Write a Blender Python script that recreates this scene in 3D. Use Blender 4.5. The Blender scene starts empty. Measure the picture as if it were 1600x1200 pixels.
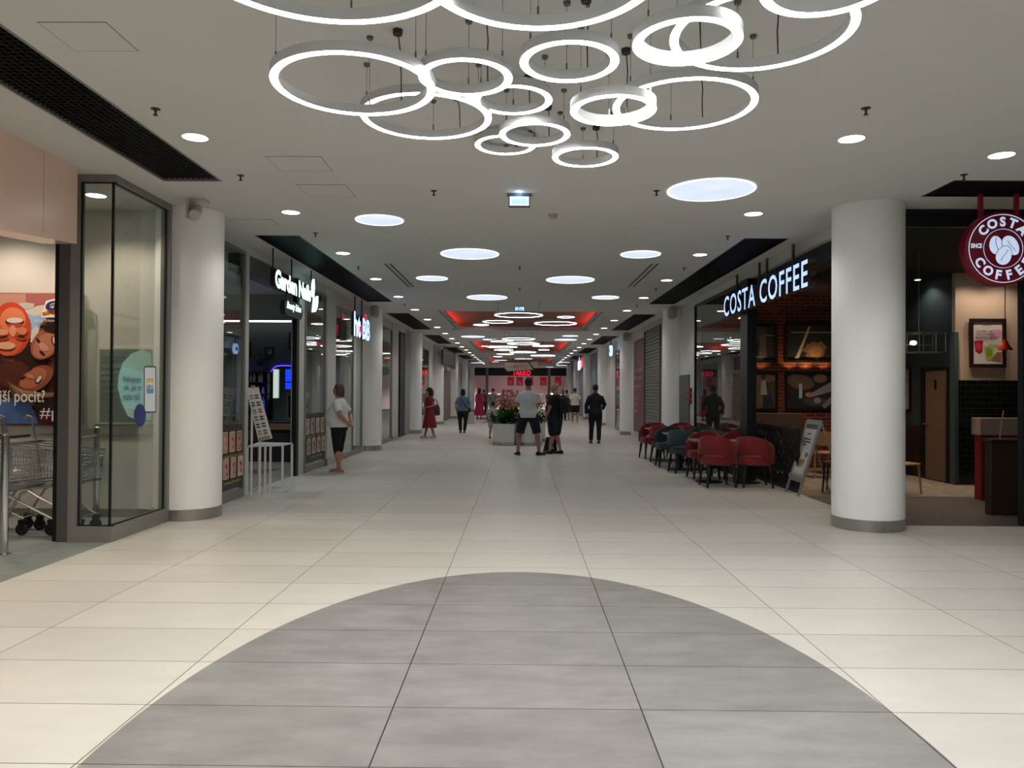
import bpy, math, random
from mathutils import Vector, Matrix, noise as mnoise
random.seed(7)
D = bpy.data
COL = bpy.context.scene.collection
SC = bpy.context.scene
PI = math.pi
# ---------------------------------------------------------------- camera
F, W, H = 1200.0, 1600.0, 1200.0
CAMZ = 1.528
YAW, PITCH, ROLL = math.atan(13/1200), math.atan(13/1200), 0.006
cam_d = D.cameras.new('camera'); cam = D.objects.new('camera', cam_d); COL.objects.link(cam)
cam_d.sensor_width = 36.0; cam_d.sensor_fit = 'HORIZONTAL'; cam_d.lens = 36.0*F/W
cam_d.clip_start = 0.05; cam_d.clip_end = 300
ROT = Matrix.Rotation(YAW, 3, 'Z') @ Matrix.Rotation(PI/2+PITCH, 3, 'X') @ Matrix.Rotation(ROLL, 3, 'Z')
cam.matrix_world = Matrix.Translation((0, 0, CAMZ)) @ ROT.to_4x4()
SC.camera = cam
# ---------------------------------------------------------------- view, world
vs = SC.view_settings
SC.display_settings.display_device = 'sRGB'
vs.view_transform = 'Standard'; vs.look = 'None'; vs.exposure = 0.14; vs.gamma = 1.0
try: vs.use_curve_mapping = False
except Exception: pass
cy = SC.cycles
cy.max_bounces = 7; cy.diffuse_bounces = 3; cy.glossy_bounces = 4; cy.transmission_bounces = 4; cy.transparent_max_bounces = 10
cy.sample_clamp_indirect = 4.0; cy.caustics_reflective = False; cy.caustics_refractive = False
wd = D.worlds.new('world'); SC.world = wd; wd.use_nodes = True
wd.node_tree.nodes['Background'].inputs[0].default_value = (0.8, 0.82, 0.85, 1)
wd.node_tree.nodes['Background'].inputs[1].default_value = 0.25
HC = 3.70           # ceiling height
LAMP_W = 50.0       # one ceiling downlight
RING_E = 28.0       # LED ring face
def lin(h):
    if isinstance(h, str):
        h = h.lstrip('#'); c = [int(h[i:i+2], 16)/255 for i in (0, 2, 4)]
        return tuple(x/12.92 if x <= .04045 else ((x+.055)/1.055)**2.4 for x in c)
    return h
def spot(name, loc, power, angle=115, blend=.6, r=.07, col=(1, .96, .9), rot=(0, 0, 0), parent=None):
    l = D.lights.new(name, 'SPOT'); l.energy = power; l.spot_size = math.radians(angle); l.spot_blend = blend
    l.shadow_soft_size = r; l.color = col
    o = D.objects.new(name, l); o.location = loc; o.rotation_euler = rot; COL.objects.link(o)
    if parent: o.parent = parent
    return o
# ---------------------------------------------------------------- pixel -> world
def ray(px, py): return ROT @ Vector(((px-W/2)/F, -(py-H/2)/F, -1.0))
def at_z(px, py, z=0.0):
    d = ray(px, py); t = (z-CAMZ)/d.z; return Vector((d.x*t, d.y*t, z))
def at_y(px, py, y):
    d = ray(px, py); t = y/d.y; return Vector((d.x*t, y, CAMZ+d.z*t))
def at_x(px, py, x):
    d = ray(px, py); t = x/d.x; return Vector((x, d.y*t, CAMZ+d.z*t))
# ---------------------------------------------------------------- materials
MATS = {}
def M(name, col='#808080', rough=.5, metal=0., emit=None, es=0., nscale=0, namt=0., nstretch=(1, 1, 1), bump=0., spec=.5, sheen=0., alpha=1., trans=0.):
    if name in MATS: return MATS[name]
    m = D.materials.new(name); m.use_nodes = True; nt = m.node_tree; b = nt.nodes['Principled BSDF']
    c = (*lin(col), 1)
    b.inputs['Base Color'].default_value = c; b.inputs['Roughness'].default_value = rough; b.inputs['Metallic'].default_value = metal
    b.inputs['Specular IOR Level'].default_value = spec
    if sheen: b.inputs['Sheen Weight'].default_value = sheen
    if emit: b.inputs['Emission Color'].default_value = (*lin(emit), 1); b.inputs['Emission Strength'].default_value = es
    if alpha < 1: b.inputs['Alpha'].default_value = alpha
    if trans: b.inputs['Transmission Weight'].default_value = trans
    if nscale:
        tc = nt.nodes.new('ShaderNodeTexCoord'); mp = nt.nodes.new('ShaderNodeMapping'); mp.inputs['Scale'].default_value = nstretch
        nz = nt.nodes.new('ShaderNodeTexNoise'); nz.inputs['Scale'].default_value = nscale; nz.inputs['Detail'].default_value = 5
        nt.links.new(tc.outputs['Object'], mp.inputs[0]); nt.links.new(mp.outputs[0], nz.inputs[0])
        if namt:
            r = nt.nodes.new('ShaderNodeMapRange'); r.inputs[1].default_value = .3; r.inputs[2].default_value = .7
            r.inputs[3].default_value = 1-namt; r.inputs[4].default_value = 1+namt
            mx = nt.nodes.new('ShaderNodeVectorMath'); mx.operation = 'SCALE'; mx.inputs[0].default_value = c[:3]
            nt.links.new(nz.outputs[0], r.inputs[0]); nt.links.new(r.outputs[0], mx.inputs['Scale']); nt.links.new(mx.outputs[0], b.inputs['Base Color'])
        if bump:
            bp = nt.nodes.new('ShaderNodeBump'); bp.inputs['Strength'].default_value = bump; bp.inputs['Distance'].default_value = .01
            nt.links.new(nz.outputs[0], bp.inputs['Height']); nt.links.new(bp.outputs[0], b.inputs['Normal'])
    MATS[name] = m; return m
def glass_mat(name, tint='#eef3f1', ior=1.5):
    if name in MATS: return MATS[name]
    m = D.materials.new(name); m.use_nodes = True; nt = m.node_tree; nt.nodes.clear()
    out = nt.nodes.new('ShaderNodeOutputMaterial'); mix = nt.nodes.new('ShaderNodeMixShader'); tr = nt.nodes.new('ShaderNodeBsdfTransparent')
    gl = nt.nodes.new('ShaderNodeBsdfGlossy'); gl.inputs['Roughness'].default_value = 0.01; gl.inputs['Color'].default_value = (.95, .97, .96, 1)
    tr.inputs[0].default_value = (*lin(tint), 1)
    fr = nt.nodes.new('ShaderNodeFresnel'); ge = nt.nodes.new('ShaderNodeNewGeometry'); mi = nt.nodes.new('ShaderNodeMix'); mi.data_type = 'FLOAT'; mi.inputs[2].default_value = ior; mi.inputs[3].default_value = 1/ior; nt.links.new(ge.outputs['Backfacing'], mi.inputs[0]); nt.links.new(mi.outputs[0], fr.inputs['IOR'])
    nt.links.new(fr.outputs[0], mix.inputs[0]); nt.links.new(tr.outputs[0], mix.inputs[1]); nt.links.new(gl.outputs[0], mix.inputs[2])
    nt.links.new(mix.outputs[0], out.inputs[0]); MATS[name] = m; return m
def brick_mat(name, c1, c2, mortar, bw, bh, ms, rough=.8, axis='xz', offset=.5, off=(0, 0), coat=0, bump=.3):
    m = D.materials.new(name); m.use_nodes = True; nt = m.node_tree; b = nt.nodes['Principled BSDF']
    tc = nt.nodes.new('ShaderNodeTexCoord'); sp = nt.nodes.new('ShaderNodeSeparateXYZ'); cb = nt.nodes.new('ShaderNodeCombineXYZ')
    nt.links.new(tc.outputs['Object'], sp.inputs[0])
    ax = {'x': 0, 'y': 1, 'z': 2}
    for i in range(2):
        ad = nt.nodes.new('ShaderNodeMath'); ad.inputs[1].default_value = off[i]
        nt.links.new(sp.outputs[ax[axis[i]]], ad.inputs[0]); nt.links.new(ad.outputs[0], cb.inputs[i])
    br = nt.nodes.new('ShaderNodeTexBrick'); br.inputs['Scale'].default_value = 1.0
    br.inputs['Color1'].default_value = (*lin(c1), 1); br.inputs['Color2'].default_value = (*lin(c2), 1); br.inputs['Mortar'].default_value = (*lin(mortar), 1)
    br.inputs['Mortar Size'].default_value = ms; br.inputs['Mortar Smooth'].default_value = .1; br.inputs['Brick Width'].default_value = bw; br.inputs['Row Height'].default_value = bh
    br.offset = offset; br.inputs['Bias'].default_value = 0
    nt.links.new(cb.outputs[0], br.inputs['Vector'])
    nt.links.new(br.outputs['Color'], b.inputs['Base Color']); b.inputs['Roughness'].default_value = rough
    if bump:
        bp = nt.nodes.new('ShaderNodeBump'); bp.inputs['Strength'].default_value = bump; bp.invert = True; bp.inputs['Distance'].default_value = .01
        nt.links.new(br.outputs['Fac'], bp.inputs['Height']); nt.links.new(bp.outputs[0], b.inputs['Normal'])
    MATS[name] = m; return m
def floor_mat():
    m = D.materials.new('floor_tiles'); m.use_nodes = True; nt = m.node_tree; N = nt.nodes; L = nt.links; b = N['Principled BSDF']
    def math_(op, a, bb=None):
        n = N.new('ShaderNodeMath'); n.operation = op
        for i, v in enumerate((a, bb)):
            if v is None: continue
            if isinstance(v, (int, float)): n.inputs[i].default_value = v
            else: L.new(v, n.inputs[i])
        return n.outputs[0]
    tc = N.new('ShaderNodeTexCoord'); sp = N.new('ShaderNodeSeparateXYZ'); L.new(tc.outputs['Object'], sp.inputs[0])
    X, Y = sp.outputs[0], sp.outputs[1]
    x0, y0, tw, th = -.6066, 3.73, 1.2, .596
    cb = N.new('ShaderNodeCombineXYZ'); L.new(math_('SUBTRACT', X, x0-60*tw), cb.inputs[0]); L.new(math_('SUBTRACT', Y, y0-60*th), cb.inputs[1])
    def brick(c1, c2, mo, size):
        br = N.new('ShaderNodeTexBrick'); br.offset = 0; br.inputs['Scale'].default_value = 1; br.inputs['Mortar Size'].default_value = size
        br.inputs['Mortar Smooth'].default_value = .3; br.inputs['Brick Width'].default_value = tw; br.inputs['Row Height'].default_value = th
        for k, c in (('Color1', c1), ('Color2', c2), ('Mortar', mo)): br.inputs[k].default_value = (*lin(c), 1)
        L.new(cb.outputs[0], br.inputs['Vector']); return br
    cream = brick('#cfcec8', '#c6c5bf', '#57534b', .0035); grey = brick('#8b8b8a', '#81807f', '#2a2a29', .0035)
    dx = math_('DIVIDE', math_('SUBTRACT', X, .005), 1.80); dy = math_('DIVIDE', math_('SUBTRACT', Y, EY), EB)
    rr = math_('ADD', math_('MULTIPLY', dx, dx), math_('MULTIPLY', dy, dy))
    inside = math_('LESS_THAN', rr, 1.0)
    mp = N.new('ShaderNodeMapping'); mp.inputs['Scale'].default_value = (1.1, 2.6, 1); L.new(tc.outputs['Object'], mp.inputs[0])
    nz = N.new('ShaderNodeTexNoise'); nz.inputs['Scale'].default_value = 2.2; nz.inputs['Detail'].default_value = 9; nz.inputs['Roughness'].default_value = .65; L.new(mp.outputs[0], nz.inputs[0])
    mr = N.new('ShaderNodeMapRange'); mr.inputs[1].default_value = .32; mr.inputs[2].default_value = .7; L.new(nz.outputs[0], mr.inputs[0])
    amt = N.new('ShaderNodeMix'); amt.data_type = 'FLOAT'; L.new(inside, amt.inputs[0]); amt.inputs[2].default_value = .09; amt.inputs[3].default_value = .38
    v = math_('ADD', 1.0, math_('MULTIPLY', math_('SUBTRACT', mr.outputs[0], .5), amt.outputs[0]))
    mx = N.new('ShaderNodeMix'); mx.data_type = 'RGBA'; L.new(inside, mx.inputs[0]); L.new(cream.outputs['Color'], mx.inputs[6]); L.new(grey.outputs['Color'], mx.inputs[7])
    sc = N.new('ShaderNodeVectorMath'); sc.operation = 'SCALE'; L.new(mx.outputs[2], sc.inputs[0]); L.new(v, sc.inputs['Scale'])
    L.new(sc.outputs[0], b.inputs['Base Color'])
    ro = math_('ADD', .31, math_('MULTIPLY', nz.outputs[0], .12)); L.new(ro, b.inputs['Roughness'])
    b.inputs['Specular IOR Level'].default_value = .22
    MATS['floor_tiles'] = m; return m
EY, EB = 3.40, 3.15   # grey inlay centre and half length
# ---------------------------------------------------------------- mesh builder
class MB:
    def __init__(s): s.v = []; s.f = []; s.m = []; s.uv = None
    def add(s, vs_, fs, mi=0, xf=None):
        o = len(s.v)
        s.v += [tuple(xf @ Vector(p)) if xf else tuple(p) for p in vs_]
        s.f += [tuple(i+o for i in f) for f in fs]; s.m += [mi]*len(fs); return s
    def box(s, x0, x1, y0, y1, z0, z1, mi=0, xf=None, bev=0.):
        if x0 > x1: x0, x1 = x1, x0
        if y0 > y1: y0, y1 = y1, y0
        if z0 > z1: z0, z1 = z1, z0
        if bev > 0:
            b = min(bev, (x1-x0)/2.01, (y1-y0)/2.01, (z1-z0)/2.01); vs_ = []; 
            for z, ins in ((z0, b), (z0+b, 0), (z1-b, 0), (z1, b)):
                a0, a1, c0, c1 = x0+ins, x1-ins, y0+ins, y1-ins; k = b if ins == 0 else b*.6
                vs_ += [(a0+k, c0, z), (a1-k, c0, z), (a1, c0+k, z), (a1, c1-k, z), (a1-k, c1, z), (a0+k, c1, z), (a0, c1-k, z), (a0, c0+k, z)]
            fs = [tuple(range(7, -1, -1)), tuple(range(24, 32))]
            for r in range(3):
                for i in range(8): j = (i+1) % 8; fs.append((r*8+i, r*8+j, r*8+8+j, r*8+8+i))
            return s.add(vs_, fs, mi, xf)
        vs_ = [(x, y, z) for z in (z0, z1) for y in (y0, y1) for x in (x0, x1)]
        return s.add(vs_, [(0, 2, 3, 1), (4, 5, 7, 6), (0, 1, 5, 4), (2, 6, 7, 3), (0, 4, 6, 2), (1, 3, 7, 5)], mi, xf)
    def loft(s, rings, mi=0, cap=True, xf=None, closed=False):
        n = len(rings[0]); vs_ = [p for r in rings for p in r]; fs = []
        R = len(rings)
        for r in range(R if closed else R-1):
            q = (r+1) % R
            for i in range(n): j = (i+1) % n; fs.append((r*n+i, r*n+j, q*n+j, q*n+i))
        if cap and not closed: fs += [tuple(range(n-1, -1, -1)), tuple(range((R-1)*n, R*n))]
        return s.add(vs_, fs, mi, xf)
    def cyl(s, x, y, z0, z1, r, r2=None, n=24, mi=0, xf=None):
        r2 = r if r2 is None else r2
        c = [(math.cos(2*PI*i/n), math.sin(2*PI*i/n)) for i in range(n)]
        return s.loft([[(x+r*a, y+r*b, z0) for a, b in c], [(x+r2*a, y+r2*b, z1) for a, b in c]], mi, True, xf)
    def lathe(s, x, y, prof, n=24, mi=0, xf=None, cap=True):
        c = [(math.cos(2*PI*i/n), math.sin(2*PI*i/n)) for i in range(n)]
        return s.loft([[(x+r*a, y+r*b, z) for a, b in c] for r, z in prof], mi, cap, xf)
    def tube(s, pts, r, n=8, mi=0, xf=None, closed=False):
        P = [Vector(p) for p in pts]; rs = r if isinstance(r, (list, tuple)) else [r]*len(P); rings = []; prev = None
        for i, p in enumerate(P):
            a = P[i-1] if (i > 0 or closed) else p; b = P[(i+1) % len(P)] if (i < len(P)-1 or closed) else p
            t = (b-a).normalized()
            if prev is None: up = Vector((0, 0, 1)) if abs(t.z) < .9 else Vector((1, 0, 0)); u = t.cross(up).normalized()
            else: u = (prev-t*prev.dot(t)).normalized()
            prev = u; w = t.cross(u)
            rings.append([tuple(p+(u*math.cos(2*PI*k/n)+w*math.sin(2*PI*k/n))*rs[i]) for k in range(n)])
        return s.loft(rings, mi, True, xf, closed)
    def ell(s, c, rx, ry, rz, n=16, m=10, mi=0, xf=None):
        rings = []
        for j in range(m+1):
            a = -PI/2+PI*j/m; q = max(math.cos(a), .02); z = math.sin(a)
            rings.append([(c[0]+rx*q*math.cos(2*PI*i/n), c[1]+ry*q*math.sin(2*PI*i/n), c[2]+rz*z) for i in range(n)])
        return s.loft(rings, mi, True, xf)
    def prism(s, poly, h0, h1, axis='y', mi=0, xf=None):
        """poly in 2D extruded along axis; 2D = (x,z) for y, (y,z) for x, (x,y) for z"""
        def P(a, b, h): return (a, h, b) if axis == 'y' else (h, a, b) if axis == 'x' else (a, b, h)
        return s.loft([[P(a, b, h0) for a, b in poly], [P(a, b, h1) for a, b in poly]], mi, True, xf)
    def flat(s, poly, mi=0, xf=None): return s.add(poly, [tuple(range(len(poly)))], mi, xf)
    def build(s, name, mats, parent=None, smooth=False, world=False, loc=None, bevel=0, recalc=True):
        me = D.meshes.new(name); vv = s.v
        if world and parent is not None:
            root = parent
            while root.parent: root = root.parent
            inv = root.matrix_basis.inverted(); vv = [tuple(inv @ Vector(p)) for p in vv]
        if loc is not None: vv = [(p[0]-loc[0], p[1]-loc[1], p[2]-loc[2]) for p in vv]
        me.from_pydata(vv, [], s.f)
        if not isinstance(mats, (list, tuple)): mats = [mats]
        for m in mats: me.materials.append(m)
        if len(mats) > 1: me.polygons.foreach_set('material_index', s.m)
        if recalc:
            import bmesh
            bm = bmesh.new(); bm.from_mesh(me); bmesh.ops.recalc_face_normals(bm, faces=bm.faces); bm.to_mesh(me); bm.free()
        if smooth:
            me.polygons.foreach_set('use_smooth', [True]*len(me.polygons))
            me.set_sharp_from_angle(angle=math.radians(40))
        me.update()
        o = D.objects.new(name, me); COL.objects.link(o)
        if parent is not None: o.parent = parent
        if loc is not None: o.location = loc
        if bevel:
            b = o.modifiers.new('bevel', 'BEVEL'); b.width = bevel; b.segments = 2; b.limit_method = 'ANGLE'
        return o
def tag(o, label=None, cat=None, group=None, kind=None):
    if label: o['label'] = label
    if cat: o['category'] = cat
    if group: o['group'] = group
    if kind: o['kind'] = kind
    return o
def thing(name, label, cat, loc=(0, 0, 0), rz=0, group=None):
    o = D.objects.new(name, None); COL.objects.link(o); o.empty_display_size = .1
    o.location = loc; o.rotation_euler = (0, 0, rz)
    o.matrix_basis = Matrix.Translation(loc) @ Matrix.Rotation(rz, 4, 'Z')
    return tag(o, label, cat, group)
def struct(name, mb, mat, **k): return tag(mb.build(name, mat, **k), kind='structure')
def copy_tree(o, parent=None):
    c = o.copy(); COL.objects.link(c)
    if parent: c.parent = parent
    for ch in list(o.children): copy_tree(ch, c)
    return c
FONT = {}
def text_mesh(txt, size, extrude=0., offset=0., align='LEFT', spacing=1.0, width=None, height=None, shear=0.):
    """returns (verts, faces, is_front) in local XY plane, +z toward the reader"""
    cu = D.curves.new('t', 'FONT'); cu.body = txt; cu.size = size; cu.extrude = extrude; cu.offset = offset; cu.align_x = align
    cu.space_character = spacing; cu.resolution_u = 3; cu.shear = shear
    o = D.objects.new('t', cu); COL.objects.link(o); bpy.context.view_layer.update()
    dg = bpy.context.evaluated_depsgraph_get(); me = D.meshes.new_from_object(o.evaluated_get(dg))
    v = [tuple(p.co) for p in me.vertices]; f = [tuple(p.vertices) for p in me.polygons]; fr = [p.normal.z > .9 for p in me.polygons]
    D.objects.remove(o); D.meshes.remove(me)
    if (width or height) and v:
        x0 = min(p[0] for p in v); x1 = max(p[0] for p in v); y0 = min(p[1] for p in v); y1 = max(p[1] for p in v)
        sx = width/(x1-x0) if width else 1; sy = height/(y1-y0) if height else sx
        if not width: sx = sy
        v = [((p[0]-x0)*sx, (p[1]-y0)*sy, p[2]) for p in v]
    return v, f, fr
def add_text(mb, txt, origin, ux, uz, front=0, side=None, **k):
    """text whose baseline start is origin, reading direction ux, up uz (world vectors); extrude goes both ways"""
    v, f, fr = text_mesh(txt, **k); ux = Vector(ux).normalized(); uz = Vector(uz).normalized(); n = ux.cross(uz); o = Vector(origin)
    b = len(mb.v); mb.v += [tuple(o+ux*p[0]+uz*p[1]+n*p[2]) for p in v]
    mb.f += [tuple(i+b for i in q) for q in f]; mb.m += [front if (side is None or t) else side for t in fr]
# ================================================================ STRUCTURE
ceil_m = M('ceiling_paint', '#d0d0ce', .9, nscale=.5, namt=.015)
white_m = M('white_paint', '#d0d0ce', .75)
wallg_m = M('wall_grey_white', '#b9bab8', .8)
alu_m = M('aluminium_grey', '#8d8b88', .42, .35)
alud_m = M('aluminium_dark', '#5b5a5a', .45, .3)
black_m = M('black_metal', '#0d0e10', .45, .2)
steel_m = M('brushed_steel', '#a9a7a3', .28, .9, nscale=30, namt=.1, nstretch=(1, 1, 40))
chrome_m = M('chrome', '#c9cbcc', .14, 1.)
rubber_m = M('black_rubber', '#151515', .7)
glass_m = glass_mat('clear_glass')
plen_m = M('plenum_black', '#050506', .9)
slat_m = M('grille_slat', '#17181b', .45, .3)
floor_m = floor_mat()
grey_floor_m = M('entrance_mat_grey', '#7e8583', .8, nscale=3, namt=.08, nstretch=(1, 3, 1))
cafe_floor_m = M('cafe_floor_brown', '#5b544e', .5, nscale=4, namt=.08)
carpet_m = M('cafe_patterned_floor', '#8d8379', .7, nscale=5, namt=.5, nstretch=(1, 3, 1))
salon_floor_m = M('salon_floor', '#8f8a80', .5)
XW = 4.02           # shop line left and right of the mall
YE = 68.0           # far end
# floor: one slab for the mall, others for shops
f = MB(); f.box(-4.1, 4.28, -7, YE, -.1, 0); f.box(4.28, 12, -7, 9.03, -.1, 0); struct('floor', f, floor_m)
f = MB(); f.box(-12, -4.1, -7, 9.2, -.1, 0.0); struct('floor', f, grey_floor_m)
f = MB(); f.box(-12, -4.1, 9.2, YE, -.1, 0.0); struct('floor', f, salon_floor_m)
f = MB(); f.box(4.28, 12, 9.03, 11.6, -.1, 0.0); struct('floor', f, cafe_floor_m)
f = MB(); f.box(4.28, 12, 11.6, 17, -.1, 0.0); struct('floor', f, carpet_m)
f = MB(); f.box(4.28, 12, 17, YE, -.1, 0.0); struct('floor', f, salon_floor_m)
# ceiling with holes
COF = [(-2.22, 2.22, 20.6, 26.2), (-2.22, 2.22, 32.8, 41.5), (-2.22, 2.22, 49, 57)]
GR = [(-3.72, -3.10, -2.5, 7.91), (-3.72, -3.10, 10.67, 18.5), (-3.72, -3.10, 21.2, 26.6), (-3.72, -3.10, 29.3, 34.5), (-3.72, -3.10, 37.2, 42.3), (-3.72, -3.10, 44.9, 50), (-3.72, -3.10, 53, 58),
      (3.12, 3.74, 10.75, 18.7), (3.12, 3.74, 21.2, 26.6), (3.12, 3.74, 29.3, 34.5), (3.12, 3.74, 37.2, 42.3), (3.12, 3.74, 44.9, 50), (3.12, 3.74, 53, 58), (4.38, 11.0, 7.80, 8.43)]
def holes_plate(x0, x1, y0, y1, z0, z1, holes):
    xs = sorted({x0, x1, *[h[0] for h in holes], *[h[1] for h in holes]}); ys = sorted({y0, y1, *[h[2] for h in holes], *[h[3] for h in holes]})
    mb = MB()
    for i in range(len(xs)-1):
        run = None
        for j in range(len(ys)-1):
            cx, cy_ = (xs[i]+xs[i+1])/2, (ys[j]+ys[j+1])/2
            hole = any(h[0] < cx < h[1] and h[2] < cy_ < h[3] for h in holes)
            if not hole: run = run if run is not None else ys[j]
            if (hole or j == len(ys)-2) and run is not None:
                mb.box(xs[i], xs[i+1], run, ys[j] if hole else ys[j+1], z0, z1); run = None
    return mb
struct('ceiling', holes_plate(-12, 12, -7, 9.03, HC, HC+.06, [h for h in GR if h[2] < 9]), ceil_m)
struct('ceiling', holes_plate(-12, 4.35, 9.03, YE, HC, HC+.06, COF+[h for h in GR if h[2] > 9]), ceil_m)
f = MB(); f.box(4.35, 12, 9.03, 20.8, 3.62, 3.70); struct('ceiling', f, M('cafe_black_ceiling', '#08090a', .8))
f = MB(); f.box(4.35, 12, 20.8, YE, 3.70, 3.76); struct('ceiling', f, ceil_m)
# grilles
def grille(h, mesh_kind, label):
    x0, x1, y0, y1 = h; t = thing('ceiling_grille', label, 'grille', ((x0+x1)/2, (y0+y1)/2, HC), 0, 'black ceiling grilles')
    p = MB(); z1 = HC+.55
    p.box(x0, x1, y0, y1, z1, z1+.02)
    for a in ((x0-.02, x0, y0, y1), (x1, x1+.02, y0, y1), (x0, x1, y0-.02, y0), (x0, x1, y1, y1+.02)): p.box(*a, HC+.061, z1)
    p.build('plenum_box', plen_m, t, world=True)
    fr = MB(); w = .02
    for a in ((x0, x0+w, y0, y1), (x1-w, x1, y0, y1), (x0+w, x1-w, y0, y0+w), (x0+w, x1-w, y1-w, y1)): fr.box(*a, HC-.004, HC+.05)
    fr.build('frame', alu_m if mesh_kind == 'mesh' else black_m, t, world=True)
    s = MB(); zt = HC+.012
    if mesh_kind == 'mesh':
        y = y0+.05
        while y < y1-.03: s.box(x0+w, x1-w, y-.003, y+.003, zt, zt+.035); y += .055
        x = x0+.05
        while x < x1-.03: s.box(x-.003, x+.003, y0+w, y1-w, zt, zt+.035); x += .055
    elif mesh_kind == 'across':
        y = y0+.04
        while y < y1-.03: s.box(x0+w, x1-w, y-.006, y+.006, zt, zt+.05); y += .045
    else:
        x = x0+.045
        while x < x1-.03: s.box(x-.006, x+.006, y0+w, y1-w, zt, zt+.05); x += .05
    s.build('slats', slat_m, t, world=True)
ordw = ['nearest', 'second', 'third', 'fourth', 'fifth', 'sixth', 'seventh', 'eighth', 'ninth', 'tenth', 'eleventh', 'twelfth', 'thirteenth', 'fourteenth', 'fifteenth', 'sixteenth', 'seventeenth', 'eighteenth', 'nineteenth', 'twentieth', 'twenty-first', 'twenty-second', 'twenty-third', 'twenty-fourth']
nl = nr = 0
for h in GR:
    if h[0] < 0:
        lab = 'long black open-cell ceiling grille in the upper left corner' if nl == 0 else 'black slatted ceiling grille above the green-lit nail salon sign' if nl == 1 else f'black ceiling grille on the left side, {ordw[nl]} from the camera'
        grille(h, 'mesh' if nl == 0 else 'along', lab); nl += 1
    elif h[0] > 4: grille(h, 'across', 'black ceiling grille that the round coffee sign hangs from')
    else:
        grille(h, 'along', 'black slatted ceiling grille above the white coffee lettering' if nr == 0 else f'black ceiling grille on the right side, {ordw[nr]} from the camera'); nr += 1
# coffers
coral_m = M('coffer_coral', '#a58b80', .85)
for i, (x0, x1, y0, y1) in enumerate(COF):
    t = MB(); z1 = HC+.75; ins = 1.1; a = (x0+ins, x1-ins, y0+ins*.9, y1-ins*.9); z0 = HC+.06
    o4 = [(x0, y0), (x1, y0), (x1, y1), (x0, y1)]; i4 = [(a[0], a[2]), (a[1], a[2]), (a[1], a[3]), (a[0], a[3])]
    t.add([(p[0], p[1], z0) for p in o4]+[(p[0], p[1], z0+.14) for p in o4]+[(p[0], p[1], z1) for p in i4], [(i+4*r, (i+1) % 4+4*r, (i+1) % 4+4*r+4, i+4*r+4) for r in range(2) for i in range(4)]+[(8, 9, 10, 11)])
    cf = tag(t.build('ceiling_coffer', coral_m), ['coral recessed ceiling tray with red edge glow, nearest to the camera', 'second coral ceiling tray with red edges, farther down the mall', 'most distant coral ceiling tray near the end of the mall'][i], 'ceiling tray', 'coral ceiling trays')
    for sx, xx in ((-1, x0), (1, x1)):
        s = MB(); s.box(xx-sx*.03, xx-sx*.09, y0+.05, y1-.05, HC+.075, HC+.10)
        s.build('red_light_strip', M('red_led', '#ff2a18', .5, emit='#ff3420', es=6), cf)
        s = MB(); s.box(xx-sx*.10, xx-sx*.115, y0+.05, y1-.05, HC+.0, HC+.095); s.box(xx-sx*.0, xx-sx*.099, y0+.02, y1-.02, HC+.061, HC+.073); s.build('strip_light_shield', ceil_m, cf)  # added shield and ledge that keep the red light on the side slopes
    # soffit lip beyond the tray
    s = MB(); s.box(x0-.12, x1+.12, y1+.02, y1+.34, HC-.06, HC-.002); s.build('lip', ceil_m, cf)
# access panels in the ceiling
def panel(px, label):
    P = [at_z(*p, HC) for p in px]; xs = sorted(p.x for p in P); ys = sorted(p.y for p in P)
    x0, x1, y0, y1 = (xs[0]+xs[1])/2, (xs[2]+xs[3])/2, (ys[0]+ys[1])/2, (ys[2]+ys[3])/2
    m = MB(); g = .004
    m.box(x0, x1, y0, y1, HC-.003, HC-.0005)
    t = tag(m.build('access_panel', ceil_m), label, 'ceiling panel', 'flush access panels')
    e = MB()
    for a in ((x0-g, x0, y0-g, y1+g), (x1, x1+g, y0-g, y1+g), (x0, x1, y0-g, y0), (x0, x1, y1, y1+g)): e.box(*a, HC-.0035, HC-.0005)
    e.build('edge_gap', M('gap_shadow', '#8a857c', .9), t)
panel([(61, 36), (163, 33), (214, 78), (119, 80)], 'square flush access panel in the ceiling at upper left')
panel([(417, 245), (500, 244), (520, 267), (440, 268)], 'faint flush access panel below the left hanging ring')
panel([(465, 289), (538, 288), (556, 306), (482, 307)], 'faint flush access panel in front of the left round skylight')
panel([(355, 343), (420, 342), (437, 351), (372, 352)], 'small flush access panel above the first left column')
# perimeter walls
f = MB(); f.box(-12, 12, -7.1, -7, 0, 3.76); struct('wall_back', f, wallg_m)
f = MB(); f.box(-12.1, -12, -7, YE+10, 0, 3.76); struct('wall_left', f, wallg_m)
f = MB(); f.box(12, 12.1, -7, YE+10, 0, 3.76); struct('wall_right', f, wallg_m)
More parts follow.
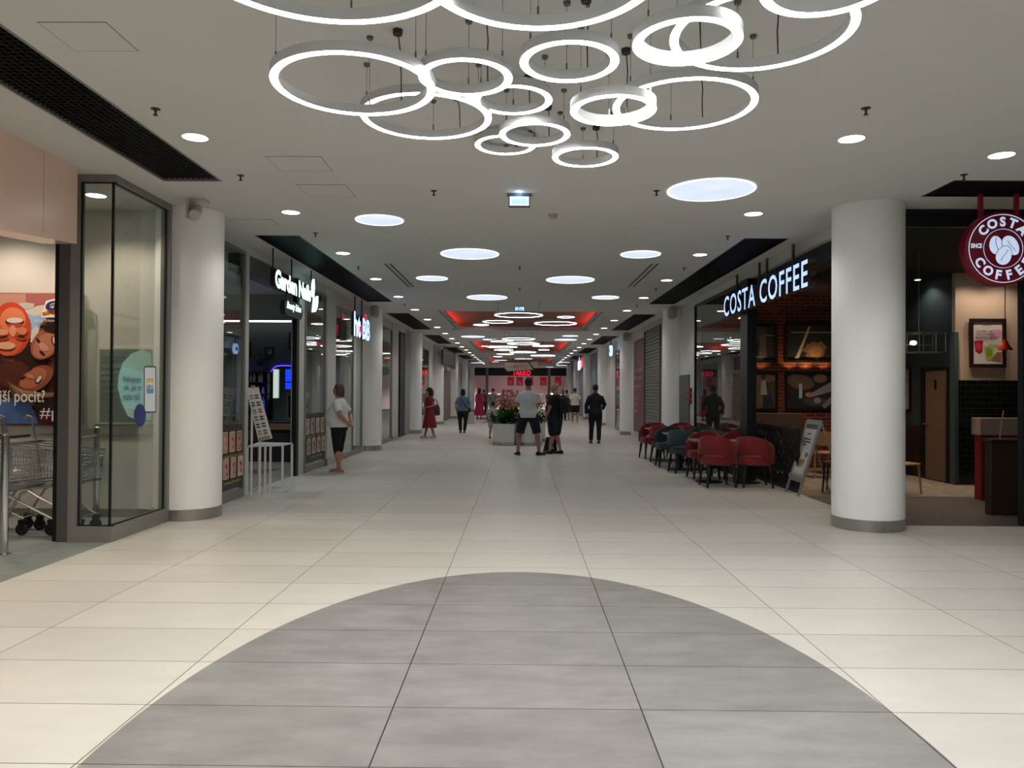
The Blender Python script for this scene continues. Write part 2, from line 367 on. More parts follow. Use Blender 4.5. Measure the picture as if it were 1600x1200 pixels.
# ---------------------------------------------------------------- side walls built of segments
LW = -XW
def seg_left(y0, y1, z0=0, z1=3.70, m=white_m, x=LW, th=.14): f = MB(); f.box(x-th, x, y0, y1, z0, z1); return struct('wall_left', f, m)
def seg_right(y0, y1, z0=0, z1=3.70, m=white_m, x=XW, th=.14): f = MB(); f.box(x, x+th, y0, y1, z0, z1); return struct('wall_right', f, m)
def YL(px, x=LW): return at_x(px, 613, x).y
def YR(px, x=XW): return at_x(px, 613, x).y
seg_left(9.26, YL(343))                                            # behind first column
seg_left(YL(466)+.02, YL(475)); 
seg_left(YL(507), YL(520), x=LW+.06)                             # pilaster
f = MB(); f.box(LW-.02, LW+.075, YL(507)-.01, YL(520)+.01, 0, .14); struct('baseboard_left', f, steel_m)
seg_left(YL(565), 22.1)
seg_left(YL(611), YL(620), x=LW+.05)
f = MB(); f.box(LW, LW+.065, YL(611)-.01, YL(620)+.01, 0, .14); struct('baseboard_left', f, steel_m)
seg_left(YL(633), 30.6, m=M('wall_cool_grey', '#8f9496', .7))
seg_left(YL(669), 40.2)
seg_left(YL(703), 47.2, z0=0)
# headers above glazing/openings on the left
hd = [(YL(343), YL(384), 3.55), (YL(384), YL(466), 3.56), (YL(475), YL(507), 3.50), (YL(520), YL(565), 3.40), (22.1, YL(611), 3.45), (YL(620), YL(633), 3.55), (30.6, YL(669), 3.35), (40.2, YL(703), 2.7), (47.2, 66, 3.4)]
for a, b, z in hd: seg_left(a, b, z0=z)
seg_right(YR(1085), 20.9)
seg_right(20.9, YR(1033)-.01)
seg_right(YR(1008)+.1, YR(1006.5), m=alu_m)
seg_right(YR(990), 30.4)
seg_right(32.4, 38.2)
seg_right(40.2, 66, m=M('wall_blue_grey', '#8f97a6', .7))
for a, b, z in [(9.2, YR(1160), 3.56), (YR(1160), YR(1085), 3.56), (YR(1033), YR(1008)+.1, 3.5), (YR(1006.5), YR(990), 3.35), (30.4, 32.4, 3.3), (38.2, 40.2, 3.2)]: seg_right(a, b, z0=z)
# doors
def door_in(name, x, y0, y1, z1, mat, hx, frame=None):
    d = MB(); d.box(x-.03 if hx > 0 else x-.02, x+.02 if hx > 0 else x+.03, y0, y1, 0, z1); o = struct(name, d, mat)
    h = MB(); xx = x-.07 if hx > 0 else x+.07; h.tube([(xx, y0+.08, 1.02), (xx, y0+.2, 1.02)], .012); h.tube([(x, y0+.08, 1.02), (xx, y0+.08, 1.02)], .01); h.build('door_handle', steel_m, o)
    return o
door_in('door_1', XW-.0, YR(1078), YR(1063), at_x(1070, 586, XW).z, M('grey_door', '#515a5c', .5), 1)
door_in('door_2', LW+.005, 40.25, YL(703), 2.7, M('taupe_door', '#8d817a', .6), -1)
# first side of the vestibule: fascia, frames, back wall
FX = -4.34
fas_m = M('fascia_rose_beige', '#efcfbd', .2, spec=.6)
pts = [at_x(120, 381, FX), at_x(0, 359, FX)]
y1 = pts[0].y
f = MB(); z_far = pts[0].z; z_near = 2.78
f.prism([(y1, z_far), (y1, HC), (-7, HC), (-7, z_near), (pts[1].y, pts[1].z)], FX-.32, FX, 'x')
struct('trim_1', f, fas_m)
for yy in (at_x(68, 300, FX).y, 4.9, 3.4):
    g = MB(); g.box(FX, FX+.002, yy-.002, yy+.002, 2.95, HC); struct('trim_2', g, M('seam_shadow', '#b99a88', .5))
ves_wall = M('vestibule_wall', '#cfc8bf', .7)
BY = 9.2
f = MB(); f.box(-12, -4.16, BY, BY+.1, 0, HC); struct('wall_left', f, ves_wall)
f = MB(); f.box(-12, -4.16, BY-.02, BY, 0, .1); struct('baseboard_left', f, M('skirting_grey', '#77736d', .5))
# ================================================================ CEILING LIGHTS
led_m = M('led_white', '#ffffff', .5, emit='#fffdf9', es=RING_E)
ring_m = M('ring_body_grey', '#c6c8ca', .45, 0)
wire_m = M('wire_grey', '#6e6e6c', .4, .5)
cord_m = M('cord_dark', '#2a2a28', .6)
def annulus(mb, r0, r1, z, n=72, mi=0):
    c = [(math.cos(2*PI*i/n), math.sin(2*PI*i/n)) for i in range(n)]
    mb.add([(r0*a, r0*b, z) for a, b in c]+[(r1*a, r1*b, z) for a, b in c], [(i, (i+1) % n, n+(i+1) % n, n+i) for i in range(n)], mi)
def roof_at(x, y):
    for c0 in COF:
        d = min((x-c0[0])/1.1, (c0[1]-x)/1.1, (y-c0[2])/.99, (c0[3]-y)/.99)
        if d > 0: return HC+.20+min(d, 1)*.548
    return HC
led_far = M('led_white_far', '#ffffff', .5, emit='#fffdf9', es=13)
def ring_light(x, y, z, r, label, group='hanging LED ring lights', n=72, simple=False, wid=.045):
    """z = underside"""
    t = thing('ring_light', label, 'ring light', (x, y, z), 0, group)
    h = .055; b = MB(); c = [(math.cos(2*PI*i/n), math.sin(2*PI*i/n)) for i in range(n)]; r0 = r-wid
    b.loft([[(q*a, q*d, zz) for a, d in c] for q, zz in ((r, .0), (r, h), (r0, h), (r0, 0), (r0+.003, .004), (r-.003, .004))], 0, False, closed=True)
    b.build('ring_body', ring_m, t, smooth=True)
    l = MB(); c3 = .003
    l.loft([[(q*a, q*d, zz) for a, d in c] for q, zz in ((r-c3, .003), (r0+c3, .003), (r0+c3+.004, -.003), (r-c3-.004, -.003))], 0, False, closed=True)
    l.build('light_diffuser', led_far if simple else led_m, t, smooth=True)
    top = HC-z
    if top > h+.02:
        for k in range(3):
            a = PI*.5+k*2*PI/3; wx, wy = (r-wid/2)*math.cos(a), (r-wid/2)*math.sin(a); top = roof_at(x+wx, y+wy)-z-.001
            w = MB(); w.tube([(wx, wy, h), (wx, wy, top)], .0016 if not simple else .004, 5); w.cyl(wx, wy, h, h+.045, .005, n=8); w.cyl(wx, wy, top-.018, top, .018, .022, n=12)
            w.build('suspension_wire', wire_m, t)
        if not simple:
            top = HC-z-.001; a = PI*.5-.5; wx, wy = (r-wid/2)*math.cos(a), (r-wid/2)*math.sin(a)
            w = MB(); w.tube([(wx*.9, wy*.9, top), (wx*.95+.006, wy*.95, top*.7), (wx-.004, wy, top*.4+h*.6), (wx, wy, h)], .004, 6); w.cyl(wx*.9, wy*.9, top-.03, top, .028, .03, n=12)
            w.build('power_cord', cord_m, t)
    return t
def ring_px(x0, x1, y0, y1, r, label, **k):
    """ellipse of the underside in the photograph, r known -> place"""
    cx = (x0+x1)/2; d = 2*r*F/(x1-x0); kk = r/d
    yl = 613 + (cx-800)*ROLL
    dh = ((yl-y0)*(1-kk) if y0 is not None else (yl-y1)*(1+kk))*d/F
    if y0 is not None and y1 is not None: dh = .5*((yl-y0)*(1-kk)+(yl-y1)*(1+kk))*d/F
    p = Vector((0, 0, 0)); dirv = ray(cx, yl-dh*F/d); t = dh/dirv.z
    return ring_light(dirv.x*t, dirv.y*t, CAMZ+dh, r, label, **k)
ring_px(863, 966, 230, 261, .26, 'small ring light hanging lowest and farthest right of the cluster bottom')
ring_px(812, 967, 63, 129, .26, 'small ring light just below the right large ring at the top edge')
ring_px(891, 1025, 147, 197, .26, 'small ring light overlapping the left end of the wide right ring')
ring_px(989, 1158, 27, 102, .26, 'small thick-looking ring light at upper right, crossed by a larger ring')
ring_px(654, 801, 90, 151, .26, 'small ring light touching the right side of the wide left ring')
ring_px(740, 863, 131, 181, .26, 'small ring light without visible side, in the middle of the cluster')
ring_px(780, 891, 190, 230, .26, 'small ring light above the lowest two, just left of the cluster bottom')
ring_px(742, 838, 212, 241, .26, 'thin small ring light partly behind another, lower left of the cluster')
ring_px(427, 680, 80, 180, .45, 'wide ring light with grey side, leftmost of the cluster')
ring_px(564, 768, 144, 218, .45, 'wide thin ring light below and behind the leftmost ring')
ring_px(958, 1180, 121, 203, .45, 'wide thin ring light on the right below the top right rings')
ring_px(1049, 1332, None, 112, .45, 'wide ring light at upper right reaching the top edge')
def ring_far(cx, y1, dist, r, label):
    yl = 613+(cx-800)*ROLL; dh = (yl-y1)*(dist+r)/F; dirv = ray(cx, yl-dh*F/dist); t = dh/dirv.z
    return ring_light(dirv.x*t, dirv.y*t, CAMZ+dh, r, label)
ring_far(497, 38, 2.95, .6, 'very large ring light cut by the top edge on the left')
ring_far(845, 48, 3.05, .5, 'very large ring light cut by the top edge in the middle')
ring_far(1298, 28, 3.02, .27, 'ring light cut by the top edge on the right')
for i, (x, y, r, z) in enumerate(((-1.5, .3, .6, 3.25), (.2, -.3, .45, 3.2), (1.4, .6, .6, 3.3), (-.6, 1.1, .45, 3.35), (.6, 1.7, .45, 3.2), (-1.9, 1.9, .45, 3.3), (2.1, 1.9, .6, 3.35), (-.3, 2.3, .26, 3.3))):
    ring_light(x, y, z, r, f'ring light above the viewer, outside the picture, {ordw[i]} of the unseen part of the cluster')
# second and third ring clusters in and behind the coffers
for i, (x0, x1, y0, y1, r, lab) in enumerate([
        (772.4, 848.4, 488, 497, .6, 'wide distant ring light just under the far exit sign'),
        (834.7, 901.3, 502, 509, .6, 'wide distant ring light at lower right of the first coral tray'),
        (754, 802, 499.6, 506, .45, 'medium distant ring light at lower left of the first coral tray'),
        (870.7, 898, 493, 498, .26, 'small distant ring light on the right in the first coral tray'),
        (739.6, 764, 505.6, 509.8, .26, 'small distant ring light at the left in the first coral tray')]):
    ring_px(x0, x1, y0, y1, r, lab, group='distant ring lights', n=40, simple=True, wid=.05)
k = 0
for (x0, x1, yc, r) in [(758, 1030, 358, .6), (592, 845, 385, .6), (970, 1150, 377, .45), (545, 642, 368, .26), (650, 810, 410, .45), (778, 1000, 428, .6), (1020, 1110, 409, .26), (672, 815, 444, .45), (1060, 1140, 437, .26), (955, 1160, 457, .6), (645, 720, 455, .26), (622, 808, 293, .45), (718, 993, 318, .6)]:
    a, b = 650+x0/5.333, 650+x1/5.333; y = 470+yc/5.333; d = 2*r*F/(b-a); cx = (a+b)/2; yl = 613+(cx-800)*ROLL
    dh = min((yl-y)*d/F, HC-CAMZ-.12); dirv = ray(cx, yl-dh*F/d); t = dh/dirv.z
    side = 'left' if cx < 790 else 'right' if cx > 840 else 'middle'
    ring_light(dirv.x*t, dirv.y*t, CAMZ+dh, r, f'far ring light, {ordw[k]} of a distant group counted from the front, {side} of the mall', group='far ring lights beyond the first coral tray', n=32, simple=True, wid=.05); k += 1
# ---------------------------------------------------------------- recessed downlights
dl_m = M('downlight_lens', '#ffffff', .5, emit='#fff6e6', es=9)
rim_m = M('downlight_rim', '#dedcd6', .4)
def downlight(x, y, z, label, r=.105, power=LAMP_W, group='recessed round downlights', name='ceiling_downlight', col=(1, .985, .96)):
    t = thing(name, label, 'downlight', (x, y, z), 0, group)
    a = MB(); n = 28; c = [(math.cos(2*PI*i/n), math.sin(2*PI*i/n)) for i in range(n)]
    a.loft([[(q*u, q*v, zz) for u, v in c] for q, zz in ((r+.012, 0), (r+.012, -.004), (r, -.006), (r, 0))], 0, False, closed=True)
    a.build('trim_ring', rim_m, t, smooth=True)
    b = MB(); b.cyl(0, 0, -.004, .001, r-.001, n=28); b.build('lens', dl_m, t)
    if power: spot('downlight_lamp', (0, 0, -.012), power, 134, .6, r*.8, col, parent=t)
    return t
ys = [6.53+2.745*k for k in range(20)]
for s, side in ((-1, 'left'), (1, 'right')):
    for k, y in enumerate(ys):
        warm = (1, .80, .60) if (s < 0 and k == 0) else (1, .95, .87)
        downlight(s*2.8, y, HC, f'round recessed downlight in the {side} ceiling row, {ordw[k]} from the camera', power=LAMP_W*((3.4 if s < 0 else 2.2) if k == 0 else 1), col=warm)
for x, y in ((-2.8, 3.78), (2.8, 3.78), (-2.8, 1.0), (2.8, 1.0), (-2.8, -2), (2.8, -2)):
    downlight(x, y, HC, f'round recessed downlight above the viewer, outside the picture, {"left" if x < 0 else "right"} row, {["nearest to", "beside", "behind"][int((3.8-y)/2.7)]} the viewer', power=LAMP_W*(3.6 if x < 0 else 2.8), col=(1, .85, .66) if x < 0 else (1, .95, .87))
p = at_z(1565, 242, HC); downlight(p.x, p.y, HC, 'round recessed downlight at far right above the round coffee sign')
# vestibule downlights (behind fascia), nearer ones unseen, added for warm fill
for n_, (x, y, pw) in enumerate(((-6.1, 8.45, 130), (-8.4, 8.4, 100), (-5.2, 5.4, 50), (-5.0, 3.2, 160), (-5.0, .8, 400), (-4.75, 8.5, 90))):
    downlight(x, y, HC, f'round recessed downlight added inside the drugstore entrance behind the fascia, {ordw[n_]}', power=pw, col=(1, .84, .68))
# ---------------------------------------------------------------- large round skylights
sky_m = D.materials.new('skylight_glow'); sky_m.use_nodes = True
nt = sky_m.node_tree; bs = nt.nodes['Principled BSDF']; bs.inputs['Base Color'].default_value = (.3, .33, .36, 1)
tc = nt.nodes.new('ShaderNodeTexCoord'); nz = nt.nodes.new('ShaderNodeTexNoise'); nz.inputs['Scale'].default_value = 2.5; cr = nt.nodes.new('ShaderNodeValToRGB')
cr.color_ramp.elements[0].position = .35; cr.color_ramp.elements[0].color = (*lin('#cfe0f6'), 1); cr.color_ramp.elements[1].position = .7; cr.color_ramp.elements[1].color = (*lin('#e6edfb'), 1)
nt.links.new(tc.outputs['Object'], nz.inputs[0]); nt.links.new(nz.outputs[0], cr.inputs[0]); nt.links.new(cr.outputs[0], bs.inputs['Emission Color']); bs.inputs['Emission Strength'].default_value = .88
rimw_m = M('skylight_rim', '#ffffff', .5, emit='#eef2ff', es=1.5)
def skylight(px, py, wpx, label, rr=None):
    p = at_z(px, py, HC); r = rr or wpx*p.y/F/2
    t = thing('round_skylight', label, 'skylight', (p.x, p.y, HC-.004), 0, 'round daylight discs in the ceiling')
    b = MB(); b.cyl(0, 0, -.004, 0, r-.015, n=64); b.build('diffuser', sky_m, t)
    a = MB(); n = 64; c = [(math.cos(2*PI*i/n), math.sin(2*PI*i/n)) for i in range(n)]
    a.loft([[(q*u, q*v, zz) for u, v in c] for q, zz in ((r, .003), (r, -.008), (r-.016, -.008), (r-.016, .003))], 0, False, closed=True); a.build('rim', rimw_m, t, smooth=True)
for px, py, w, lab in [(1111, 296.5, 135, 'largest round blue-white skylight, on the right of the ceiling'), (593, 343.5, 75, 'small round skylight in front, left of the ceiling'), (734, 396.5, 91, 'large round skylight left of the middle'),
        (1001, 397, 62, 'small round skylight on the right beside the double slot vent'), (891, 437, 75, 'large round skylight right of the middle'), (675, 434.6, 49, 'small round skylight beside the left double slot vent'),
        (761, 464.5, 63, 'large round skylight just before the coral tray, left of centre'), (946, 464.5, 42, 'small round skylight just before the coral tray, right')]:
    skylight(px, py, w, lab)
k = 0
for x0, x1, yc in [(378, 572, 298), (555, 677, 322), (880, 960, 308), (1155, 1340, 324), (1220, 1350, 292), (455, 570, 516), (650, 760, 495), (820, 970, 483), (1180, 1285, 513), (1170, 1262, 538), (1030, 1095, 524), (1085, 1145, 552), (632, 690, 508)]:
    a, b = 650+x0/5.333, 650+x1/5.333; side = 'left' if a < 780 else 'right'
    skylight((a+b)/2, 470+yc/5.333, b-a, f'distant bright ceiling disc beyond the coral trays, {ordw[k]} listed, {side} side', rr=None); k += 1
# ---------------------------------------------------------------- slots, sprinklers, detectors
def slot_vent(pa, pb, label):
    a, b = at_z(*pa, HC), at_z(*pb, HC); m = MB(); x = (a.x+b.x)/2; y0, y1 = sorted((a.y, b.y))
    for dx in (-.045, .045): m.box(x+dx-.018, x+dx+.018, y0, y1, HC-.004, HC-.001)
    tag(m.build('slot_vent', black_m), label, 'air vent', 'double slot air vents')
slot_vent((607, 412), (641, 448), 'double black slot air vent in the ceiling on the left')
slot_vent((1026, 412), (984, 448), 'double black slot air vent in the ceiling on the right')
def sprinkler(px, py, label):
    p = at_z(px, py, HC); m = MB(); m.lathe(p.x, p.y, [(.036, HC), (.036, HC-.004), (.011, HC-.009), (.007, HC-.034), (.009, HC-.04), (.018, HC-.048), (.018, HC-.052), (.004, HC-.054)], 14)
    tag(m.build('sprinkler', M('sprinkler_bronze', '#4a463f', .5, .6), smooth=True), label, 'sprinkler', 'ceiling sprinklers')
for px, py, lab in [(243, 170, 'left of the first left downlight'), (376, 274, 'above the second left downlight'), (493, 364, 'near the third left downlight'), (560, 417, 'before the fourth left downlight'), (678, 298, 'left of the hanging exit box'), (1026, 298, 'right of the hanging exit box'),
        (1353, 169, 'above the first right downlight'), (1506, 273, 'in front of the black grille at far right'), (1137, 369, 'right of the third right downlight'), (1069, 418, 'between the third and fourth right downlights'), (1025, 451, 'between the fourth and fifth right downlights'), (812, 417, 'in the middle of the ceiling between the discs'), (812, 450, 'in the middle before the coral tray'), (995, 477, 'right of the coral tray'), (632, 475, 'left of the coral tray')]:
    sprinkler(px, py, 'small dark ceiling sprinkler '+lab)
p = at_z(864, 335, HC); m = MB(); m.lathe(p.x, p.y, [(.055, HC), (.055, HC-.02), (.04, HC-.045), (.03, HC-.05), (.01, HC-.055)], 20)
tag(m.build('smoke_detector', M('detector_white', '#a9a69e', .5), smooth=True), 'small pale smoke detector on the ceiling right of the exit box', 'smoke detector')
# exit light boxes
exit_m = M('exit_panel_blue', '#bfe0ff', .5, emit='#7fb8f5', es=1.0); exw_m = M('exit_panel_edge', '#ffffff', .5, emit='#cfe6ff', es=1.2)
def exit_box(px0, py0, px1, py1, dist, label):
    a = at_y(px0, py0, dist); b = at_y(px1, py1, dist); w = abs(b.x-a.x); h = abs(a.z-b.z); cx = (a.x+b.x)/2
    t = thing('exit_sign', label, 'exit sign', (cx, dist, b.z), 0, 'blue lit exit boxes')
    m = MB(); m.box(-w/2, w/2, 0, .05, 0, h); m.build('housing', M('exit_housing', '#44505a', .5), t)
    m = MB(); m.box(-w/2+.012, w/2-.012, -.004, 0, .012, h-.012); m.build('edge_panel', exw_m, t)
    m = MB(); m.box(-w/2+.035, w/2-.035, -.007, -.004, .032, h-.032); m.build('lit_panel', exit_m, t)
    m = MB(); m.box(-w/2-.02, w/2+.02, -.0, .05, HC-.025-b.z, HC-b.z); m.build('mounting_bar', M('exit_housing', ''), t)
    m = MB()
    for sx in (-1, 1): m.cyl(sx*w*.35, .025, h, HC-.025-b.z, .006, n=8)
    m.build('hanger', M('exit_housing', ''), t)
    l = D.lights.new('exit_glow', 'POINT'); l.energy = 1.2; l.color = (.6, .8, 1); l.shadow_soft_size = .03; lo = D.objects.new('exit_glow', l); lo.location = (0, -.06, h+.03); COL.objects.link(lo); lo.parent = t
exit_box(795, 305.5, 828, 323, 8.35, 'blue-white lit exit box hanging nearest the camera')
exit_box(804.5, 479.5, 819.5, 488, 19.6, 'blue-white lit exit box before the first coral tray')
exit_box(805, 526.5, 815, 532, 30, 'most distant blue-white exit box before the second coral tray')
# ================================================================ LEFT SIDE
GX, GY = -4.09, 7.67
def pic_mat(c, rough=.45): return M('print_'+(c if isinstance(c, str) else 'x').lstrip('#'), c, rough)
class Pic:
    """flat printed picture: layers of polygons on a plane; mp(u,v,k) -> world point, k = layer"""
    def __init__(s, mp, step=.0012): s.mp = mp; s.mb = MB(); s.cols = []; s.k = 0; s.step = step
    def _ci(s, c):
        if c not in s.cols: s.cols.append(c)
        return s.cols.index(c)
    def poly(s, c, pts): s.k += 1; s.mb.flat([s.mp(u, v, s.k*s.step) for u, v in pts], s._ci(c)); return s
    def rect(s, c, u0, v0, u1, v1): return s.poly(c, [(u0, v0), (u1, v0), (u1, v1), (u0, v1)])
    def ell(s, c, u, v, ru, rv, rot=0, n=32, a0=0, a1=2*PI):
        r = math.radians(rot); P = []
        for i in range(n):
            a = a0+(a1-a0)*i/(n if a1-a0 > 6.2 else n-1); x, y = ru*math.cos(a), rv*math.sin(a); P.append((u+x*math.cos(r)-y*math.sin(r), v+x*math.sin(r)+y*math.cos(r)))
        return s.poly(c, P)
    def blob(s, c, u, v, ru, rv, n=18, j=.25, seed=1):
        rd = random.Random(seed); return s.poly(c, [(u+ru*(1+rd.uniform(-j, j))*math.cos(2*PI*i/n), v+rv*(1+rd.uniform(-j, j))*math.sin(2*PI*i/n)) for i in range(n)])
    def rrect(s, c, u0, v0, u1, v1, r):
        P = []
        for cx, cy_, a in ((u1-r, v1-r, 0), (u0+r, v1-r, 90), (u0+r, v0+r, 180), (u1-r, v0+r, 270)):
            for t in range(0, 91, 18): P.append((cx+r*math.cos(math.radians(a+t)), cy_+r*math.sin(math.radians(a+t))))
        return s.poly(c, P)
    def build(s, name, parent, world=True): return s.mb.build(name, [pic_mat(c) for c in s.cols], parent, world=world, recalc=False)
# --- glass box frames of the drugstore entrance
t = thing('glass_corner_screen', 'grey framed glass corner screen at the drugstore entrance, left of the first column', 'glass screen', (GX, GY, 0))
fw = .075
xa, xb, xc = at_y(90, 600, GY).x, at_y(108, 600, GY).x, at_y(121, 600, GY).x
m = MB(); m.box(xa, xb, GY+.0, GY+.14, 0, HC-.55, bev=.004); m.build('sliding_door_jamb', alud_m, t, world=True)
m = MB(); m.box(xa-.05, xa, GY+.02, GY+.05, 0, HC-.57); m.build('door_edge', black_m, t, world=True)
m = MB()
m.box(xb, xc, GY, GY+.1, 0, HC); m.box(xc, GX, GY, GY+.1, 0, .155); m.box(xc, GX, GY, GY+.1, HC-.07, HC)
m.box(GX-.1, GX, GY+.1, 8.87, 0, .155); m.box(GX-.1, GX, GY+.1, 8.87, HC-.07, HC); m.box(GX-.1, GX, 8.87, 9.0, 0, HC)
m.build('frame', alu_m, t, world=True)
m = MB(); m.box(xc, GX-.02, GY+.035, GY+.047, .155, HC-.07); m.build('glass_pane', glass_m, t, world=True)
m = MB(); m.box(GX-.047, GX-.035, GY+.05, 8.87, .155, HC-.07); m.build('glass_pane', glass_m, t, world=True)
m = MB(); g = .012
m.box(xc, xc+g, GY+.03, GY+.05, .155, HC-.07); m.box(xc, GX, GY+.03, GY+.05, .155, .155+g); m.box(xc, GX, GY+.03, GY+.05, HC-.07-g, HC-.07); m.box(GX-.05, GX-.03, GY+.03, GY+.05, .155, HC-.07)
m.box(GX-.05, GX-.03, GY+.05, 8.87, .155, .155+g); m.box(GX-.05, GX-.03, GY+.05, 8.87, HC-.07-g, HC-.07); m.box(GX-.05, GX-.03, 8.87-g, 8.87, .155, HC-.07)
m.build('gasket', black_m, t, world=True)
f = MB(); f.box(-4.16, GX+.0, 9.0, 9.26, 0, HC); struct('wall_left', f, white_m)
# --- big poster
PY = 9.17
t = thing('poster_board', 'large drugstore poster of laughing faces seen past the entrance, over the shopping carts', 'poster', (at_y(131, 600, PY).x, 9.2, at_y(131, 663, PY).z))
mp = lambda u, v, k: at_y(u, v, PY-.012-k)
a, b = at_y(131, 458, PY), at_y(-190, 663, PY)
m = MB(); m.box(a.x, b.x, PY-.01, 9.195, b.z, a.z, bev=.01); m.build('board', M('board_edge', '#8a4a3c', .5), t, world=True)
P = Pic(mp)
P.rect('#7d3a33', -190, 459, 130, 662); P.rect('#c98f80', -60, 459, 52, 500); P.rect('#b0635c', 40, 459, 90, 480)
P.poly('#a8c4e2', [(38, 482), (130, 478), (130, 530), (60, 545), (40, 520)])
P.blob('#ddd0c0', 62, 486, 22, 8, seed=3); P.blob('#e7ddd2', 58, 525, 14, 14, seed=5); P.blob('#cfc2bb', 40, 478, 16, 5, seed=8)
P.poly('#5b79b4', [(-190, 615), (46, 622), (60, 662), (-190, 662)]); P.blob('#46201c', 0, 590, 40, 34, seed=9); P.blob('#3a1d1a', 50, 560, 26, 26, seed=10); P.blob('#4a2419', 70, 612, 30, 36, seed=12)
P.blob('#5e2f22', 22, 585, 26, 20, seed=22)
P.blob('#7c4a33', 92, 520, 30, 34, seed=14)
# upside-down face
P.ell('#d9492b', 17, 514, 31, 42); P.ell('#e8683f', 12, 526, 24, 30); P.ell('#f08a5c', 20, 500, 20, 20); P.ell('#7a2018', 23, 503, 15, 6.5); P.ell('#f3e2d6', 23, 500.5, 13, 4.2); P.ell('#c9503b', 23, 508, 13, 2.8)
P.ell('#f3a37c', 20, 517, 5, 9); P.ell('#c2482e', 5, 528, 9, 4.5, -4); P.ell('#c2482e', 33, 527, 9, 4.5, 4); P.ell('#5a1a12', 5, 527, 6.5, 1.6, -8); P.ell('#5a1a12', 33, 526, 6.5, 1.6, 8); P.ell('#f6b892', 10, 540, 14, 6); P.ell('#f0a37e', 4, 519, 9, 5); P.ell('#e98a62', 35, 517, 7, 6)
P.ell('#c23c26', -40, 520, 26, 48); P.ell('#46201c', -60, 560, 36, 60)
# right face, tilted
P.ell('#b3614a', 72, 536, 20, 29, 40); P.ell('#cf7f62', 70, 540, 15, 22, 40); P.ell('#3c1410', 60, 533, 6, 2.2, 55); P.ell('#3c1410', 66, 552, 6, 2.2, 40); P.ell('#e3a184', 68, 542, 5, 9, -50); P.ell('#6a1d18', 84, 533, 8, 3.4, 75); P.ell('#f2e4dc', 85, 533, 6.4, 2, 75)
P.blob('#2e1512', 84, 512, 18, 8, seed=21)
# lower face
P.ell('#a3573d', 56, 592, 30, 17, -32); P.ell('#c67250', 52, 591, 23, 13, -32); P.ell('#5d1518', 60, 594, 7, 4.6, -55); P.ell('#f0e6df', 60.5, 592.5, 6, 2.7, -55); P.ell('#35120e', 36, 590, 5, 1.7, -25); P.ell('#35120e', 46, 577, 5, 1.7, -30); P.ell('#dd9472', 47, 588, 6, 3, 20)
P.poly('#6b4430', [(8, 590), (30, 604), (52, 612), (84, 612), (90, 640), (60, 636), (20, 622)]); P.poly('#b98a66', [(10, 597), (36, 609), (70, 615), (90, 613), (70, 618), (36, 613)]); P.poly('#9a6a4e', [(14, 600), (34, 612), (62, 618), (90, 612), (90, 618), (58, 624), (26, 616)]); P.poly('#caa184', [(20, 604), (40, 615), (70, 619), (40, 618)]); P.poly('#5a1420', [(60, 640), (130, 632), (130, 662), (66, 662)])
P.poly('#2e1a16', [(46, 622), (90, 620), (130, 630), (130, 640), (66, 648)])
# cloud shape behind logo
P.poly('#f2eee9', [(66, 486), (72, 470), (88, 466), (124, 464), (128, 492), (96, 492), (90, 496), (64, 496)])
P.poly('#d8602a', [(66, 488), (78, 486), (92, 488), (120, 486), (122, 492), (92, 494), (80, 491), (67, 494)]); P.poly('#f2b13c', [(70, 487), (80, 485), (92, 486), (92, 488), (80, 487.5), (70, 489.5)])
pr = P.build('printed_picture', t)
m = MB(); ux, uz = (1, 0, 0), (0, 0, 1); k = -.09
add_text(m, 'dm', at_y(71, 485, PY+k), ux, uz, size=.16, width=.40, height=.165, shear=.25, offset=.003); m.build('logo_lettering', M('ink_navy', '#23285f', .5), t, world=True)
m = MB(); add_text(m, 'jší pocit?', at_y(-2, 634, PY+k), ux, uz, size=.16, width=at_y(70, 634, PY+k).x-at_y(-2, 634, PY+k).x, height=.19, offset=.002)
add_text(m, '#pr', at_y(62, 658, PY+k), ux, uz, size=.15, width=.33, height=.155)
add_text(m, 'ZDE TÁKM ČUJ', at_y(54, 504, PY+k), ux, uz, size=.05, width=.36, height=.045)
m.build('slogan_lettering', M('ink_white', '#f4f1ec', .5), t, world=True)
# shadow beside it, painted as a grey rounded patch
t = thing('poster_shadow_patch', 'painted grey-green rounded shadow of the big drugstore poster on the wall', 'painted shadow', (at_y(140, 600, PY).x, 9.2, at_y(140, 672, PY).z))
P = Pic(lambda u, v, k: at_y(u, v, 9.19-k), .004); P.rrect('#b3b3a6', 100, 483, 150, 672, 12); P.build('shadow_face', t)
# notice board
t = thing('notice_board', 'framed pale green notice board on the wall behind the entrance glass', 'notice board', (at_y(198, 600, 9.2).x, 9.2, at_y(198, 662, 9.2).z))
a, b = at_y(152, 543, 9.17), at_y(243, 663, 9.17)
m = MB(); m.box(a.x, b.x, 9.16, 9.198, b.z, a.z); m.build('frame', M('frame_cream', '#cfc9bd', .5), t, world=True)
P = Pic(lambda u, v, k: at_y(u, v, 9.158-k)); P.rect('#7e8b86', 155.5, 546, 238, 659)
for i in range(9): P.rect('#6c7975' if i % 3 else '#5f6c69', 158, 566+i*9.5, 180+(i*7) % 22, 567+i*9.5)
P.build('printed_sheet', t)
m = MB(); add_text(m, 'NÁŠ SERVIS PRO VÁS', at_y(160, 561, 9.14), ux, uz, size=.05, width=.52, height=.045); m.build('lettering', M('ink_grey', '#4c5554', .5), t, world=True)
m = MB(); a, b = at_y(60, 677, 9.19), at_y(246, 681, 9.19); m.box(a.x, b.x, 9.18, 9.2, b.z, a.z); struct('trim_3', m, M('wall_rail', '#8f8880', .5))
